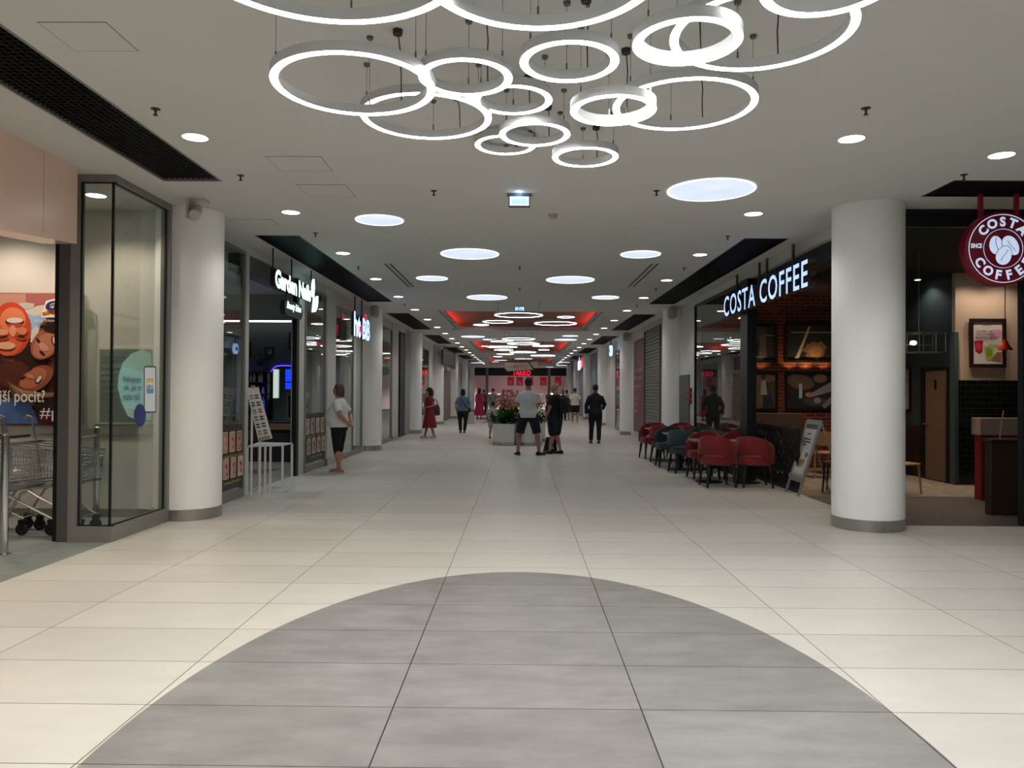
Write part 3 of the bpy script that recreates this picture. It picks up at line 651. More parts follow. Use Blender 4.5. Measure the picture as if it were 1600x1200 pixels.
m = MB(); a, b = at_y(120, 706, 9.19), at_y(160, 729, 9.19); m.box(a.x, b.x, 9.15, 9.2, b.z, a.z, bev=.005)
tag(m.build('wall_bumper_plate', M('plate_grey', '#6d6f6e', .5)), 'grey wall protection plate behind the guard rail in the entrance', 'wall plate')
# decal on the side glass
DX = GX-.028
t = thing('window_sticker', 'teal round sticker with phone picture on the entrance glass', 'sticker', at_x(212, 620, DX))
P = Pic(lambda u, v, k: at_x(u, v, DX+k), .001)
P.poly('#8fb7a4', [(205, 553), (222, 546), (236, 552), (239, 600), (238, 640), (236, 656), (214, 657), (200, 650), (190, 630), (184, 606), (185, 588), (191, 568)])
P.poly('#8fc4c4', [(190, 575), (206, 574), (226, 583), (238, 600), (238, 636), (222, 640), (196, 638), (188, 622), (184.5, 606), (186, 586)])
P.rrect('#1f2650', 225, 572, 244, 645, 3); P.rrect('#dfe3ea', 226.2, 574, 242.8, 643, 2.4); P.rrect('#5a9fd6', 229, 592, 240, 615, 2); P.rect('#f2c33a', 229.5, 593, 239.5, 598); P.rect('#e7efe8', 229.5, 598, 239.5, 607)
P.ell('#1c2e78', 219, 649, 9, 18); P.build('print', t)
m = MB(); ux2 = (0, 1, 0)
for i, s in enumerate(('Nakupujte', 'tak, jak to', 'máte rádi')):
    o = at_x(193, 599+i*13.2, DX+.02); e = at_x(221, 599, DX+.02); add_text(m, s, o, ux2, uz, size=.06, width=(e.y-at_x(193, 599, DX+.02).y)*(.98, 1, .92)[i], height=.075)
add_text(m, 'dm', at_x(230.5, 606, DX+.02), ux2, uz, size=.05, width=.12, height=.045)
m.build('lettering', M('ink_navy', ''), t, world=True)
# --- guard rail
t = thing('guard_rail', 'chrome guard rail on two posts beside the shopping carts', 'guard rail', (-4.86, 7.2, 0))
for i, (px, py, top) in enumerate(((6, 866, 680), (150, 822, 668))):
    p = at_z(px, py); zt = at_y(px, top, p.y).z; m = MB(); m.cyl(p.x, p.y, .012, zt, .034, n=24); m.ell((p.x, p.y, zt), .034, .034, .015, 16, 6); m.lathe(p.x, p.y, [(.06, 0), (.06, .008), (.036, .014)], 24)
    m.build('post', chrome_m, t, smooth=True, world=True)
    if i == 0: p0 = p
    else: p1 = p
m = MB()
for z in (1.02, .585): m.tube([(p0.x, p0.y, z), (p1.x, p1.y, z)], .017, 12)
m.build('rail', chrome_m, t, smooth=True, world=True)
# --- shopping carts
wire_c = M('cart_wire', '#b5b7b8', .25, .95)
def make_cart(label, loc, rz):
    t = thing('shopping_cart', label, 'shopping cart', loc, rz, 'nested shopping carts')
    # +x = front of the cart
    b = MB(); W0, W1, L0, L1, zb0, zb1, zt = .25, .17, -.38, .40, .52, .60, .88
    def sec(s, z):   # point outline half width at x
        return W0+(W1-W0)*s
    top = [(L0, -W0, zt+.06), (L1, -W1, zt), (L1, W1, zt), (L0, W0, zt+.06)]; bot = [(L0+.05, -W0+.06, zb0), (L1-.05, -W1+.04, zb1), (L1-.05, W1-.04, zb1), (L0+.05, W0-.06, zb0)]
    b.tube(top, .006, 6, closed=True); b.tube(bot, .005, 6, closed=True)
    def lerp(a, c, s): return tuple(a[i]+(c[i]-a[i])*s for i in range(3))
    for i in range(4):
        j = (i+1) % 4; n = 22 if i % 2 == 0 else 10
        for k in range(n+1): b.tube([lerp(top[i], top[j], k/n), lerp(bot[i], bot[j], k/n)], .0022, 4)
        for h in (.25, .5, .75): b.tube([lerp(top[i], bot[i], h), lerp(top[j], bot[j], h)], .003, 4)
    for k in range(1, 12): b.tube([lerp(bot[0], bot[1], k/12), lerp(bot[3], bot[2], k/12)], .0022, 4)
    b.build('basket', wire_c, t)
    for sy in (-1, 1):
        c = MB(); c.tube([(-.47, sy*.25, 1.22), (-.46, sy*.25, 1.16), (-.40, sy*.25, .9), (-.36, sy*.24, .62)], .011, 8); c.tube([(-.47, sy*.25, 1.22), (-.52, sy*.25, 1.24), (-.55, sy*.25, 1.20)], .012, 8); c.build('handle_post', chrome_m, t, smooth=True)
        c = MB(); c.tube([(-.45, sy*.2, .17), (-.28, sy*.2, .44), (-.16, sy*.2, .50), (.1, sy*.17, .52), (.36, sy*.15, .56)], .014, 8); c.tube([(-.22, sy*.2, .48), (-.1, sy*.19, .4), (.33, sy*.15, .17)], .014, 8); c.build('chassis_tube', chrome_m, t, smooth=True)
    c = MB(); c.tube([(-.50, -.26, 1.02), (-.50, .26, 1.02)], .016, 10); c.build('handle', M('cart_handle', '#26272c', .5), t, smooth=True)
    c = MB(); c.tube([(-.45, -.2, .19), (-.45, .2, .19)], .009, 6); c.tube([(.33, -.15, .19), (.33, .15, .19)], .009, 6); c.build('axle_bar', chrome_m, t)
    for x, y in ((-.45, -.2), (-.45, .2), (.33, -.15), (.33, .15)):
        w = MB(); n = 20
        xf = Matrix.Translation((x-.02, y, .065)) @ Matrix.Rotation(PI/2, 4, 'X')
        w.lathe(0, 0, [(.05, -.016), (.062, -.012), (.065, 0), (.062, .012), (.05, .016)], n, xf=xf); wh = w.build('wheel', rubber_m, t, smooth=True)
        h = MB(); h.cyl(0, 0, -.018, .018, .026, n=14, xf=xf); h.build('hub', M('wheel_hub', '#5a5a5a', .5), wh)
        k = MB(); k.box(x-.045, x+.01, y-.026, y-.019, .05, .15); k.box(x-.045, x+.01, y+.019, y+.026, .05, .15); k.box(x-.045, x+.02, y-.026, y+.026, .14, .165); k.build('fork', black_m, t)
    return t
c0 = make_cart('shopping cart nearest the guard rail post, wheels in front, at the left picture edge', (-5.52, 8.15, 0), 0)
for i, lab in ((1, 'shopping cart nested into the one at the left picture edge'), (2, 'shopping cart nested closest to the glass screen')):
    c = copy_tree(c0); c.location = (-5.52+.3*i, 8.15+.01*i, 0); c['label'] = lab
# --- spotlight camera by the column
t = thing('ceiling_projector', 'pale round projector lamp on a bracket beside the first left column', 'projector', at_z(289, 315, HC))
p = at_y(305, 334, 8.6); q = at_y(286, 322, 8.75)
m = MB(); d = (Vector((.12, -.5, -.35))).normalized(); m.tube([p-d*.13, p+d*.04], .062, 24); m.build('lamp_body', M('lamp_pale', '#b9b6ae', .4), t, smooth=True, world=True)
m = MB(); m.box(p.x-.1, p.x-.07, p.y-.02, p.y+.16, p.z-.05, HC); m.box(p.x-.1, p.x+.1, p.y+.0, p.y+.16, HC-.02, HC-.002); m.build('bracket', M('lamp_pale', ''), t, world=True)
# ---------------------------------------------------------------- columns
col_m = M('column_white', '#f7f8f8', .45)
def column(x, y, label, r=.39):
    t = thing('round_column', label, 'column', (x, y, 0), 0, 'white round columns')
    m = MB(); m.lathe(0, 0, [(r, .13), (r, HC-.002)], 64); m.build('shaft', col_m, t, smooth=True)
    m = MB(); m.lathe(0, 0, [(r+.004, 0), (r+.004, .13)], 64); m.build('base_band', steel_m, t, smooth=True)
    m = MB(); m.box(-.004, .004, -r-.008, -r-.002, 0, .13); m.build('band_joint', alu_m, t)
column(-4.04, 9.32, 'large white round column beside the glass entrance screen')
column(4.02, 8.93, 'large white round column in front of the coffee shop')
cyl_y = [20.1, 28.3, 36.4, 44.7, 52.8, 60.9]
for i, y in enumerate(cyl_y):
    column(-4.02, y, ['white round column behind the woman in the white t-shirt', 'white round column left of the woman in the red dress', 'white round column between the woman in red and the woman in blue'][i] if i < 3 else f'distant white round column on the left, {ordw[i+1]} of its row')
    column(4.05, y-(.3 if i == 0 else 0), ['white round column between the grey door and the roller shutter', 'white round column beside the dark red poster', 'white round column right behind the person in the black hoodie'][i] if i < 3 else f'distant white round column on the right, {ordw[i+1]} of its row')
# speakers on columns
for (px, py, x, y, lab) in ((1050, 490, 3.78, 19.3, 'small pale wall speaker at the top of the column left of the coffee shop'), (583, 487, -3.72, 19.6, 'small pale wall speaker at the top of the column by the second lit sign'), (985, 527, 3.8, 27.9, 'small pale wall speaker on the column beside the dark red poster')):
    p = at_y(px, py, y); m = MB(); m.box(x-.09, x+.09, y-.2, y+.05, p.z-.14, p.z+.14, bev=.04); tag(m.build('wall_speaker', M('speaker_grey', '#a9a8a4', .5), smooth=True), lab, 'speaker', 'wall speakers')
# ---------------------------------------------------------------- glazing helper
def glazing(name, x, y0, y1, z0, z1, label, post=alu_m, group='shop window panes', mull=()):
    t = thing(name, label, 'shop window', (x, y0, 0), 0, group)
    m = MB(); w = .04
    m.box(x-.03, x+.03, y0, y0+w, z0, z1); m.box(x-.03, x+.03, y1-w, y1, z0, z1); m.box(x-.03, x+.03, y0+w, y1-w, z1-w, z1); m.box(x-.03, x+.03, y0+w, y1-w, z0, z0+.12)
    for q in mull: m.box(x-.02, x+.02, q-.015, q+.015, z0+.12, z1-w)
    m.build('frame', post, t, world=True)
    m = MB(); m.box(x-.006, x+.006, y0+w, y1-w, z0+.12, z1-w); m.build('glass_pane', glass_m, t, world=True)
    return t
glazing('shop_window', LW, YL(343), YL(380), 0, 3.55, 'nail salon window pane next to the first column, with foot pictures at its bottom')
glazing('shop_window', LW, YL(475), YL(507), 0, 3.50, 'nail salon window pane right of the opening, with hand pictures at its bottom')
glazing('shop_window', LW, YL(520), YL(565), 0, 3.40, 'shop window behind the woman in the white t-shirt', mull=(YL(551),))
glazing('shop_window', LW, 22.1, YL(611), 0, 3.45, 'narrow shop window after the second left column')
glazing('shop_window', LW, 30.6, YL(669), 0, 3.35, 'shop window left of the woman in the red dress')
glazing('shop_window', LW, 47.2, 52.2, 0, 3.4, 'far shop window on the left near the end of the mall')
glazing('shop_window', LW, 55, 60, 0, 3.4, 'farthest shop window on the left side')
# salon opening posts and shutter box
m = MB(); m.box(LW-.06, LW+.03, YL(380), YL(385), 0, 3.55); tag(m.build('door_post', M('post_white', '#c4c4c0', .5)), 'slim white post between nail salon window and its opening', 'post')
m = MB(); m.box(LW-.08, LW+.0, YL(463), YL(467), 0, 3.56); tag(m.build('door_post', black_m), 'slim black post at the far side of the nail salon opening', 'post')
m = MB(); m.box(LW-.3, LW-.06, YL(386), YL(463), 3.30, 3.56); tag(m.build('shutter_box', M('shutter_grey', '#5f6060', .5)), 'dark grey shutter box above the nail salon opening', 'shutter box')
# poster strips on salon glass
def nail_poster(y0, y1, z1, label, warm, lines, cols, rows=2):
    x = LW+.012; t = thing('window_poster', label, 'poster', (x, (y0+y1)/2, .16), 0, 'nail pictures on glass')
    P = Pic(lambda u, v, k: (x+k, y0+(y1-y0)*u, .16+(z1-.16)*v), .001); P.rect('#3b302b' if warm else '#3a3835', 0, 0, 1, 1)
    rd = random.Random(4); n = cols
    for r in range(rows):
        v0 = .58-r*.40 if rows > 1 else .4
        for c in range(n):
            u0 = .03+c*(.94/n); u1 = u0+.8/n
            base = rd.choice(['#c9a597', '#b98a80', '#d8c6bb', '#a97b6c'] if warm else ['#a89a8e', '#bcb1a5', '#8d7d72']); P.rrect('#cfc4b2', u0, v0, u1, v0+.32, .035); P.rrect(base, u0+.015, v0+.015, u1-.015, v0+.305, .03)
            um = (u0+u1)/2; acc = rd.choice(['#b0242c', '#8c3a3e', '#d9b7ac', '#c24d55'] if warm else ['#6d4a3e', '#d5ccc2', '#54463d'])
            P.ell('#d9a48e' if warm else '#b59c8d', um-.05/n*2, v0+.16, .16/n, .12, 8); P.ell('#c98f7c' if warm else '#a08a7c', um+.14/n, v0+.15, .13/n, .11, -8); P.ell(acc, um, v0+.2, .12/n, .035); P.ell(acc, um+.1/n, v0+.08, .1/n, .025)
    P.build('print', t)
    m = MB()
    for s, u, v, wd, ht in lines: add_text(m, s, (x+.03, y0+(y1-y0)*u, .16+(z1-.16)*v), (0, 1, 0), (0, 0, 1), size=.05, width=wd*(y1-y0), height=ht)
    m.build('lettering', M('ink_yellow', '#c9bf52', .5), t, world=True)
nail_poster(YL(343)+.04, YL(380)-.04, 1.05, 'dark poster strip with foot care pictures on the salon glass by the first column', True, [('MANIKÚRA  PEDIKÚRA', .04, .5, .85, .045), ('MODELÁŽ NEHTŮ', .04, .10, .8, .045)], 3)
nail_poster(YL(475)+.04, YL(507)-.04, 1.10, 'dark poster strip with hand pictures on the salon glass right of the opening', False, [('GELOVÉ NEHTY', .05, .52, .85, .04), ('PRODLOUŽENÍ ŘAS', .2, .1, .6, .04)], 4)
# ---------------------------------------------------------------- salon interior
salon_w = M('salon_wall_dark', '#4b4f55', .8); salon_l = M('salon_wall_light', '#a9aaa8', .8)
SY = 17.5
f = MB(); f.box(-12, LW-.14, SY, SY+.1, 0, 3.08); struct('wall_left', f, salon_w)
f = MB(); f.box(-12, LW-.14, SY-.25, SY+.1, 3.12, HC); struct('wall_left', f, salon_l)
m = MB(); m.box(-9.5, LW-.3, SY-.24, SY-.2, 3.085, 3.115); tag(m.build('light_strip', M('strip_white', '#ffffff', .5, emit='#f2fff8', es=3)), 'thin white light strip along the top of the dark salon wall', 'light strip')
spot('salon_lamp', (-6.2, 13.5, 3.6), 120, 140, .6, .2, (.9, 1, .97)); spot('salon_lamp', (-8.6, 15, 3.6), 60, 140, .6, .2, (.9, 1, .97))
f = MB(); f.box(-9.6, -9.5, 9.3, SY, 0, HC); struct('wall_left', f, salon_l)
f = MB(); f.box(-9.5, LW-.14, 9.3, 9.4, 0, HC); struct('wall_left', f, salon_l)
def frame_pic(px0, py0, px1, py1, y, label, fr='#0b0b0d', mat='#b9b9b9', figs=(), group='framed pictures', depth=.03, border=.035, xplane=None, sgn=-1, name='picture_frame'):
    if xplane is None:
        a, b = at_y(px0, py0, y), at_y(px1, py1, y)
        t = thing(name, label, 'picture', ((a.x+b.x)/2, y, b.z), 0, group)
        m = MB(); bd = border
        for q in ((a.x, a.x+bd, b.z, a.z), (b.x-bd, b.x, b.z, a.z), (a.x+bd, b.x-bd, b.z, b.z+bd), (a.x+bd, b.x-bd, a.z-bd, a.z)): m.box(q[0], q[1], y-depth, y, q[2], q[3])
        m.build('frame', M('frame_'+fr[1:], fr, .4), t, world=True)
        P = Pic(lambda u, v, k: (a.x+bd*.6+(b.x-a.x-bd*1.2)*u, y-.006-k, b.z+bd*.6+(a.z-b.z-bd*1.2)*v))
    else:
        a, b = at_x(px0, py0, xplane), at_x(px1, py1, xplane); z0, z1 = b.z, a.z; ya, yb = a.y, b.y; s = -1 if xplane > 0 else 1; bd = border; lo, hi = min(ya, yb), max(ya, yb)
        t = thing(name, label, 'picture', (xplane, (ya+yb)/2, z0), 0, group); m = MB()
        for q in ((lo, lo+bd, z0, z1), (hi-bd, hi, z0, z1), (lo+bd, hi-bd, z0, z0+bd), (lo+bd, hi-bd, z1-bd, z1)): m.box(xplane, xplane+s*depth, q[0], q[1], q[2], q[3])
        m.build('frame', M('frame_'+fr[1:], fr, .4), t, world=True)
        P = Pic(lambda u, v, k: (xplane+s*(.006+k), ya+(yb-ya)*(.04+.92*u), z0+(z1-z0)*(.03+.94*v)))
    P.rect(mat, 0, 0, 1, 1)
    for fgr in figs: getattr(P, fgr[0])(*fgr[1:])
    P.build('picture', t); return t
bw = [('rect', '#8a8c8e', .12, .1, .88, .9), ('blob', '#3b3d40', .45, .62, .26, .18), ('ell', '#a9abac', .55, .5, .18, .16), ('poly', '#2c2e31', [(.2, .1), (.3, .4), (.75, .36), (.86, .1)])]
frame_pic(382, 535, 392, 560, SY-.001, 'black framed photo at the left edge of the salon wall', figs=bw)
frame_pic(415, 543, 428, 558.5, SY-.001, 'small black framed photo in the middle of the salon wall', figs=bw)
frame_pic(452, 520, 464, 545, SY-.001, 'highest black framed photo on the salon wall at the right', figs=bw)
blue_m = M('blue_led', '#3a2cff', .5, emit='#4a38ff', es=5)
# shelf with bottles
t = thing('wall_shelf', 'dark salon shelf unit with bottles between two blue light strips', 'shelf', at_y(406, 660, SY-.2))
a, b = at_y(390, 581, SY), at_y(424, 660, SY); shelf_dark = M('shelf_dark', '#15151a', .5)
m = MB(); m.box(a.x, b.x, SY-.03, SY, b.z, a.z)
zs = [a.z-.02, at_y(400, 598, SY).z, at_y(400, 616, SY).z, at_y(400, 640, SY).z, b.z]
for z in zs: m.box(a.x, b.x, SY-.28, SY-.03, z-.012, z+.012)
m.box(a.x, a.x+.02, SY-.28, SY-.03, b.z, a.z); m.box(b.x-.02, b.x, SY-.28, SY-.03, b.z, a.z); m.build('shelf_case', shelf_dark, t, world=True)
bot_w = M('bottle_white', '#b9bdbd', .4)
def bottle(x, y, z, h, r, label, mat=None, grp='bottles on the salon shelves'):
    m = MB(); m.lathe(x, y, [(r, z), (r, z+h*.62), (r*.45, z+h*.76), (r*.45, z+h*.9), (r*.5, z+h)], 12); tag(m.build('bottle', mat or bot_w, smooth=True), label, 'bottle', grp)
rd = random.Random(3); bi = 0
for zi, row in ((1, (.1, .28, .55, .68)), (2, (.12, .5, .75)), (3, (.3, .62, .78))):
    for u in row:
        bottle(a.x+.04+(b.x-a.x-.08)*u, SY-.15, zs[zi]+.013, rd.uniform(.16, .26) if zi < 3 else .3, .028, f'{["pale", "white", "grey-white"][bi % 3]} bottle on the {["top", "middle", "lowest"][zi-1]} salon shelf, {ordw[row.index(u)] if row.index(u) else "first"} from the left'); bi += 1
for i, (px, y0_, y1_) in enumerate(((381.5, 577, 648), (420.5, 593, 650))):
    m = MB(); p = at_y(px, y0_, SY-.05); q = at_y(px, y1_, SY-.05); m.box(p.x-.02, p.x+.02, SY-.06, SY-.03, q.z, p.z); m.tube([(p.x, SY-.07, q.z), (p.x, SY-.07, p.z)], .008, 6)
    tag(m.build('light_strip', blue_m), ['vertical blue light strip at the left end of the salon wall', 'vertical blue light strip left of the arched mirror'][i], 'light strip', 'blue light strips')
# arched mirror
t = thing('arched_mirror', 'black arched salon mirror outlined with blue light', 'mirror', at_y(445, 657, SY-.1))
def arch(px0, py0, px1, py1, y, r):
    a, b = at_y(px0, py0, y), at_y(px1, py1, y); P = [(a.x, b.z), (b.x, b.z)]
    for k in range(7): an = k*15; P.append((b.x-r+r*math.cos(math.radians(an)), a.z-r+r*math.sin(math.radians(an))))
    for k in range(7): an = 90+k*15; P.append((a.x+r+r*math.cos(math.radians(an)), a.z-r+r*math.sin(math.radians(an))))
    return P
o = arch(423, 571, 478, 657, SY, .22); i2 = arch(427, 575.5, 474, 655, SY, .18)
m = MB(); m.prism(o, SY-.03, SY-.002, 'y'); m.build('backboard', blue_m, t, world=True)
m = MB(); m.prism(arch(423.8, 572, 477, 657, SY, .22), SY-.06, SY-.031, 'y'); m.build('frame', shelf_dark, t, world=True)
m = MB(); m.prism(i2, SY-.064, SY-.061, 'y'); m.build('mirror_glass', M('mirror_glass', '#8d9592', .04, 1.), t, world=True)
for i, (x0, y0, x1, y1) in enumerate(((446, 577, 462, 596), (446, 598, 462, 608))):
    a, b = at_y(x0, y0, SY-.12), at_y(x1, y1, SY-.12); m = MB(); m.box(a.x, b.x, SY-.12, SY-.07, b.z, a.z)
    tag(m.build('blue_screen', M('screen_blue', '#1030ff', .4, emit='#1238ff', es=1.3)), ['upper bright blue lit panel in front of the arched mirror', 'lower bright blue lit panel in front of the arched mirror'][i], 'screen', 'blue lit panels')
a, b = at_y(427, 577, SY-.12), at_y(434, 622, SY-.12)
m = MB(); m.box(a.x, b.x, SY-.12, SY-.07, b.z, a.z); tag(m.build('lit_cabinet', M('strip_pale', '#dfe8df', .5, emit='#dff2e6', es=.6)), 'pale lit narrow cabinet at the left of the arched mirror', 'cabinet')
# dark counter, barber chair, boxes
a, b = at_y(385, 657, 16.9), at_y(461, 657, 16.9)
m = MB(); m.box(a.x, b.x, 16.5, SY-.07, 0, a.z, bev=.01); t = thing('salon_counter', 'long dark counter along the salon back wall', 'counter', (a.x, 16.5, 0)); m.build('body', shelf_dark, t, world=True)
a, b = at_y(426, 658, 16.6), at_y(455, 668, 16.45); m = MB(); m.box(a.x, b.x, 16.42, 16.5, b.z-.05, a.z-.05, bev=.005); m.build('drawer', M('wood_mid', '#7a5a40', .5, nscale=8, namt=.15, nstretch=(1, 1, 8)), t, world=True)
t = thing('salon_chair', 'black barber chair on a round chrome base inside the nail salon', 'chair', (-5.35, 14.2, 0))
blk_l = M('black_leather', '#0c0c0f', .35)
m = MB(); m.box(-.3, .3, -.28, .28, .45, .6, bev=.05); m.build('seat', blk_l, t, smooth=True)
m = MB(); m.box(-.3, .3, .22, .36, .55, 1.1, bev=.06); m.build('backrest', blk_l, t, smooth=True)
for s in (-1, 1): m = MB(); m.box(s*.3-.04, s*.3+.04, -.26, .26, .6, .78, bev=.03); m.build('armrest', blk_l, t, smooth=True)
m = MB(); m.lathe(0, 0, [(.3, 0), (.3, .02), (.05, .06), (.04, .45)], 28); m.build('base', chrome_m, t, smooth=True)
m = MB(); m.tube([(-.2, -.5, .2), (.2, -.5, .2), (.1, -.2, .35), (-.1, -.2, .35)], .015, 8, closed=True); m.build('footrest', chrome_m, t)
def pot_plant(x, y, z, r, h, label, potm, seed=1, n=26, leaf=.16):
    t = thing('potted_plant', label, 'plant', (x, y, z)); m = MB(); m.lathe(0, 0, [(r*.7, 0), (r, h*.35), (r*.92, h*.35), (r*.85, h*.3)], 18); m.build('pot', potm, t, smooth=True)
    rd = random.Random(seed); m = MB(); leaf_cluster(m, (0, 0, h*.38), n, leaf, rd, .9, h*.62); m.build('foliage', M('leaf_dark', '#1f4a22', .5), t, smooth=True)
    return t
def leaf_cluster(m, c, n, L, rd, up, spread, wd=.28):
    for i in range(n):
        a = rd.uniform(0, 2*PI); tilt = rd.uniform(.25, 1.25)*up; d = Vector((math.cos(a)*math.sin(tilt), math.sin(a)*math.sin(tilt), math.cos(tilt))); s = Vector((-math.sin(a), math.cos(a), 0)); l = L*rd.uniform(.7, 1.3)
        o = Vector(c)+d*spread*rd.uniform(0, .8); w = l*wd; p1 = o+d*l*.5+Vector((0, 0, .03*l)); p2 = o+d*l-Vector((0, 0, l*.25))
        m.add([o, p1+s*w, p2, p1-s*w, p1-Vector((0, 0, l*.06))], [(0, 1, 4), (1, 2, 4), (2, 3, 4), (3, 0, 4)])
pot_plant(-5.45, 12.6, 0, .14, .75, 'dark leafy plant on the salon floor behind the display table', M('pot_dark', '#4a4a48', .6), 5, 40, .22)
p = at_y(405, 580, SY-.15); pot_plant(p.x, p.y, p.z, .09, .3, 'small dark plant on top of the salon shelf', M('pot_dark', ''), 8, 30, .14)
# white framed manicure station seen through the first pane
t = thing('manicure_table', 'white framed manicure table with mirror behind the first salon window', 'table', (-5.9, 13.6, 0))
wt_m = M('white_metal', '#d6d8d6', .4)
m = MB(); m.box(-.6, .6, -.3, .3, .72, .76, bev=.01); m.build('tabletop', wt_m, t)
for x, y in ((-.55, -.25), (.55, -.25), (-.55, .25), (.55, .25)): m = MB(); m.box(x-.02, x+.02, y-.02, y+.02, 0, .72); m.build('leg', wt_m, t)
m = MB()
for q in ((-.5, -.46, .76, 1.45), (.46, .5, .76, 1.45), (-.46, .46, 1.41, 1.45)): m.box(q[0], q[1], .25, .29, q[2], q[3])
m.build('mirror_frame', wt_m, t); m = MB(); m.box(-.46, .46, .262, .272, .78, 1.41); m.build('mirror_glass', M('mirror_glass', ''), t)
for i, (x, col, nm) in enumerate(((-.35, '#c7503c', 'red'), (-.2, '#d9dbd8', 'white'), (.3, '#d9dbd8', 'pale'))):
    bottle(-5.9+x, 13.5, .761, .2, .03, f'{nm} bottle on the white manicure table', M('bot_'+nm, col, .4), 'bottles on the manicure table')
# --- lit signs
sign_side = M('sign_side_dark', '#2a2d2e', .5)
SX = -3.74
mint_m = M('sign_mint', '#e6fffb', .5, emit='#c9fff6', es=1.7)
t = thing('nail_salon_sign', 'glowing mint-white nail salon sign hanging on black rods, left side', 'sign', (SX, 12.5, 3.05))
y0, y1 = at_x(428, 450, SX).y, at_x(484, 470, SX).y; zb = 3.10
m = MB(); add_text(m, 'Garden Nails', (SX, y0, zb), (0, 1, 0), (0, 0, 1), 0, 1, size=.24, width=y1-y0, height=.29, extrude=.02, offset=.012, spacing=.95); m.build('lettering', [mint_m, sign_side], t, world=True)
m = MB(); m.box(SX-.05, SX-.025, y0-.03, y1+.1, zb+.02, zb+.3, bev=.02); m.build('backing', black_m, t, world=True)
m = MB()
def leafp(cy_, cz, l, w, ang):
    P = []
    for k in range(12):
        s = k/6 if k <= 6 else (12-k)/6; ww = math.sin(PI*s)*w*(1 if k <= 6 else -1); u = s*l-l/2; a = math.radians(ang); P.append((cy_+u*math.cos(a)-ww*math.sin(a), cz+u*math.sin(a)+ww*math.cos(a)))
    return P
yl0 = at_x(489, 465, SX).y
m.prism(leafp(yl0, zb+.28, .34, .055, 82), SX-.02, SX+.02, 'x'); m.prism(leafp(yl0+.2, zb+.02, .36, .07, 60), SX-.02, SX+.02, 'x'); m.tube([(SX, yl0-.02, zb-.15), (SX, yl0+.06, zb+.1), (SX, yl0, zb+.3)], .018, 6)
m.build('leaf_emblem', mint_m, t, world=True)
P2 = [at_x(445, 473, SX).y, at_x(473, 473, SX).y]; z1, z0 = at_x(445, 458, SX).z, at_x(445, 480, SX).z
m = MB(); pl = []
hh = .13; zc = 2.87
for k in range(12): an = math.radians(90+k*180/11); pl.append((P2[0]+hh+hh*math.cos(an), zc+hh*math.sin(an)))
for k in range(12): an = math.radians(-90+k*180/11); pl.append((P2[1]-hh+hh*math.cos(an), zc+hh*math.sin(an)))
m.prism(pl, SX-.08, SX-.0, 'x'); m.build('lower_board', M('sign_board_green', '#17221f', .4), t, world=True)
m = MB(); add_text(m, 'Beauty Salon', (SX+.004, P2[0]+.1, zc-.05), (0, 1, 0), (0, 0, 1), size=.1, width=(P2[1]-P2[0])-.2, height=.15, shear=.35, offset=.003); m.build('lower_lettering', mint_m, t, world=True)
m = MB()
for yy, zz in ((y0+.05, zb+.28), (y0+1.0, zb+.28), (yl0, zb+.42)): m.tube([(SX-.035, yy, zz), (SX-.035, yy, HC+.05)], .011, 8)
m.tube([(SX-.04, P2[0]+.2, zc+.1), (SX-.04, P2[0]+.2, zb+.05)], .01, 6); m.tube([(SX-.04, P2[1]-.2, zc+.1), (SX-.04, P2[1]-.2, zb+.05)], .01, 6)
m.build('rods', black_m, t, world=True)
t = thing('shop_sign', 'glowing blue-white sign with red dots hanging above the second left shop', 'sign', (SX, 17.9, 2.7))
bl_m = M('sign_blue_white', '#dfe9ff', .5, emit='#a9c8ff', es=1.5); rd_m = M('sign_red', '#d03048', .5, emit='#e02b4a', es=.7)
y0, y1 = at_x(551, 510, SX).y, at_x(576, 510, SX).y; w = y1-y0
m = MB(); add_text(m, 'ht', (SX, y0, 2.76), (0, 1, 0), (0, 0, 1), 0, 1, size=.5, width=w*.4, height=.56, extrude=.03, offset=.02); m.build('left_lettering', [bl_m, sign_side], t, world=True); m = MB(); add_text(m, 'BiB', (SX, y0+w*.52, 2.76), (0, 1, 0), (0, 0, 1), 0, 1, size=.5, width=w*.48, height=.50, extrude=.03, offset=.02)
m.build('right_lettering', [bl_m, sign_side], t, world=True)
m = MB(); m.box(SX-.02, SX+.02, y0+w*.41, y0+w*.5, 2.83, 3.1, bev=.02); m.build('red_stroke', rd_m, t, world=True); m = MB(); m.ell((SX, y0+w*.78, 3.3), .03, .12, .1); m.build('red_dot', rd_m, t, world=True)
m = MB()
for yy in (y0+.35, y0+1.1): m.tube([(SX-.03, yy, 3.2), (SX-.03, yy, HC+.05)], .014, 8)
m.build('rods', black_m, t, world=True)
# digital screen and small signs farther on
a, b = at_x(693, 551, -3.55), at_x(712, 573, -3.55)
t = thing('hanging_screen', 'dark advertising screen hanging over the left side far down the mall', 'screen', (-3.55, (a.y+b.y)/2, 2.9))
m = MB(); m.box(-3.62, -3.56, a.y, b.y, 2.78, 3.5); m.build('panel', M('screen_teal', '#25343c', .3, nscale=2, namt=.8), t, world=True); m = MB(); m.tube([(-3.59, a.y+.5, 3.5), (-3.59, a.y+.5, HC)], .02); m.tube([(-3.59, b.y-.5, 3.5), (-3.59, b.y-.5, HC)], .02); m.build('rods', black_m, t, world=True)
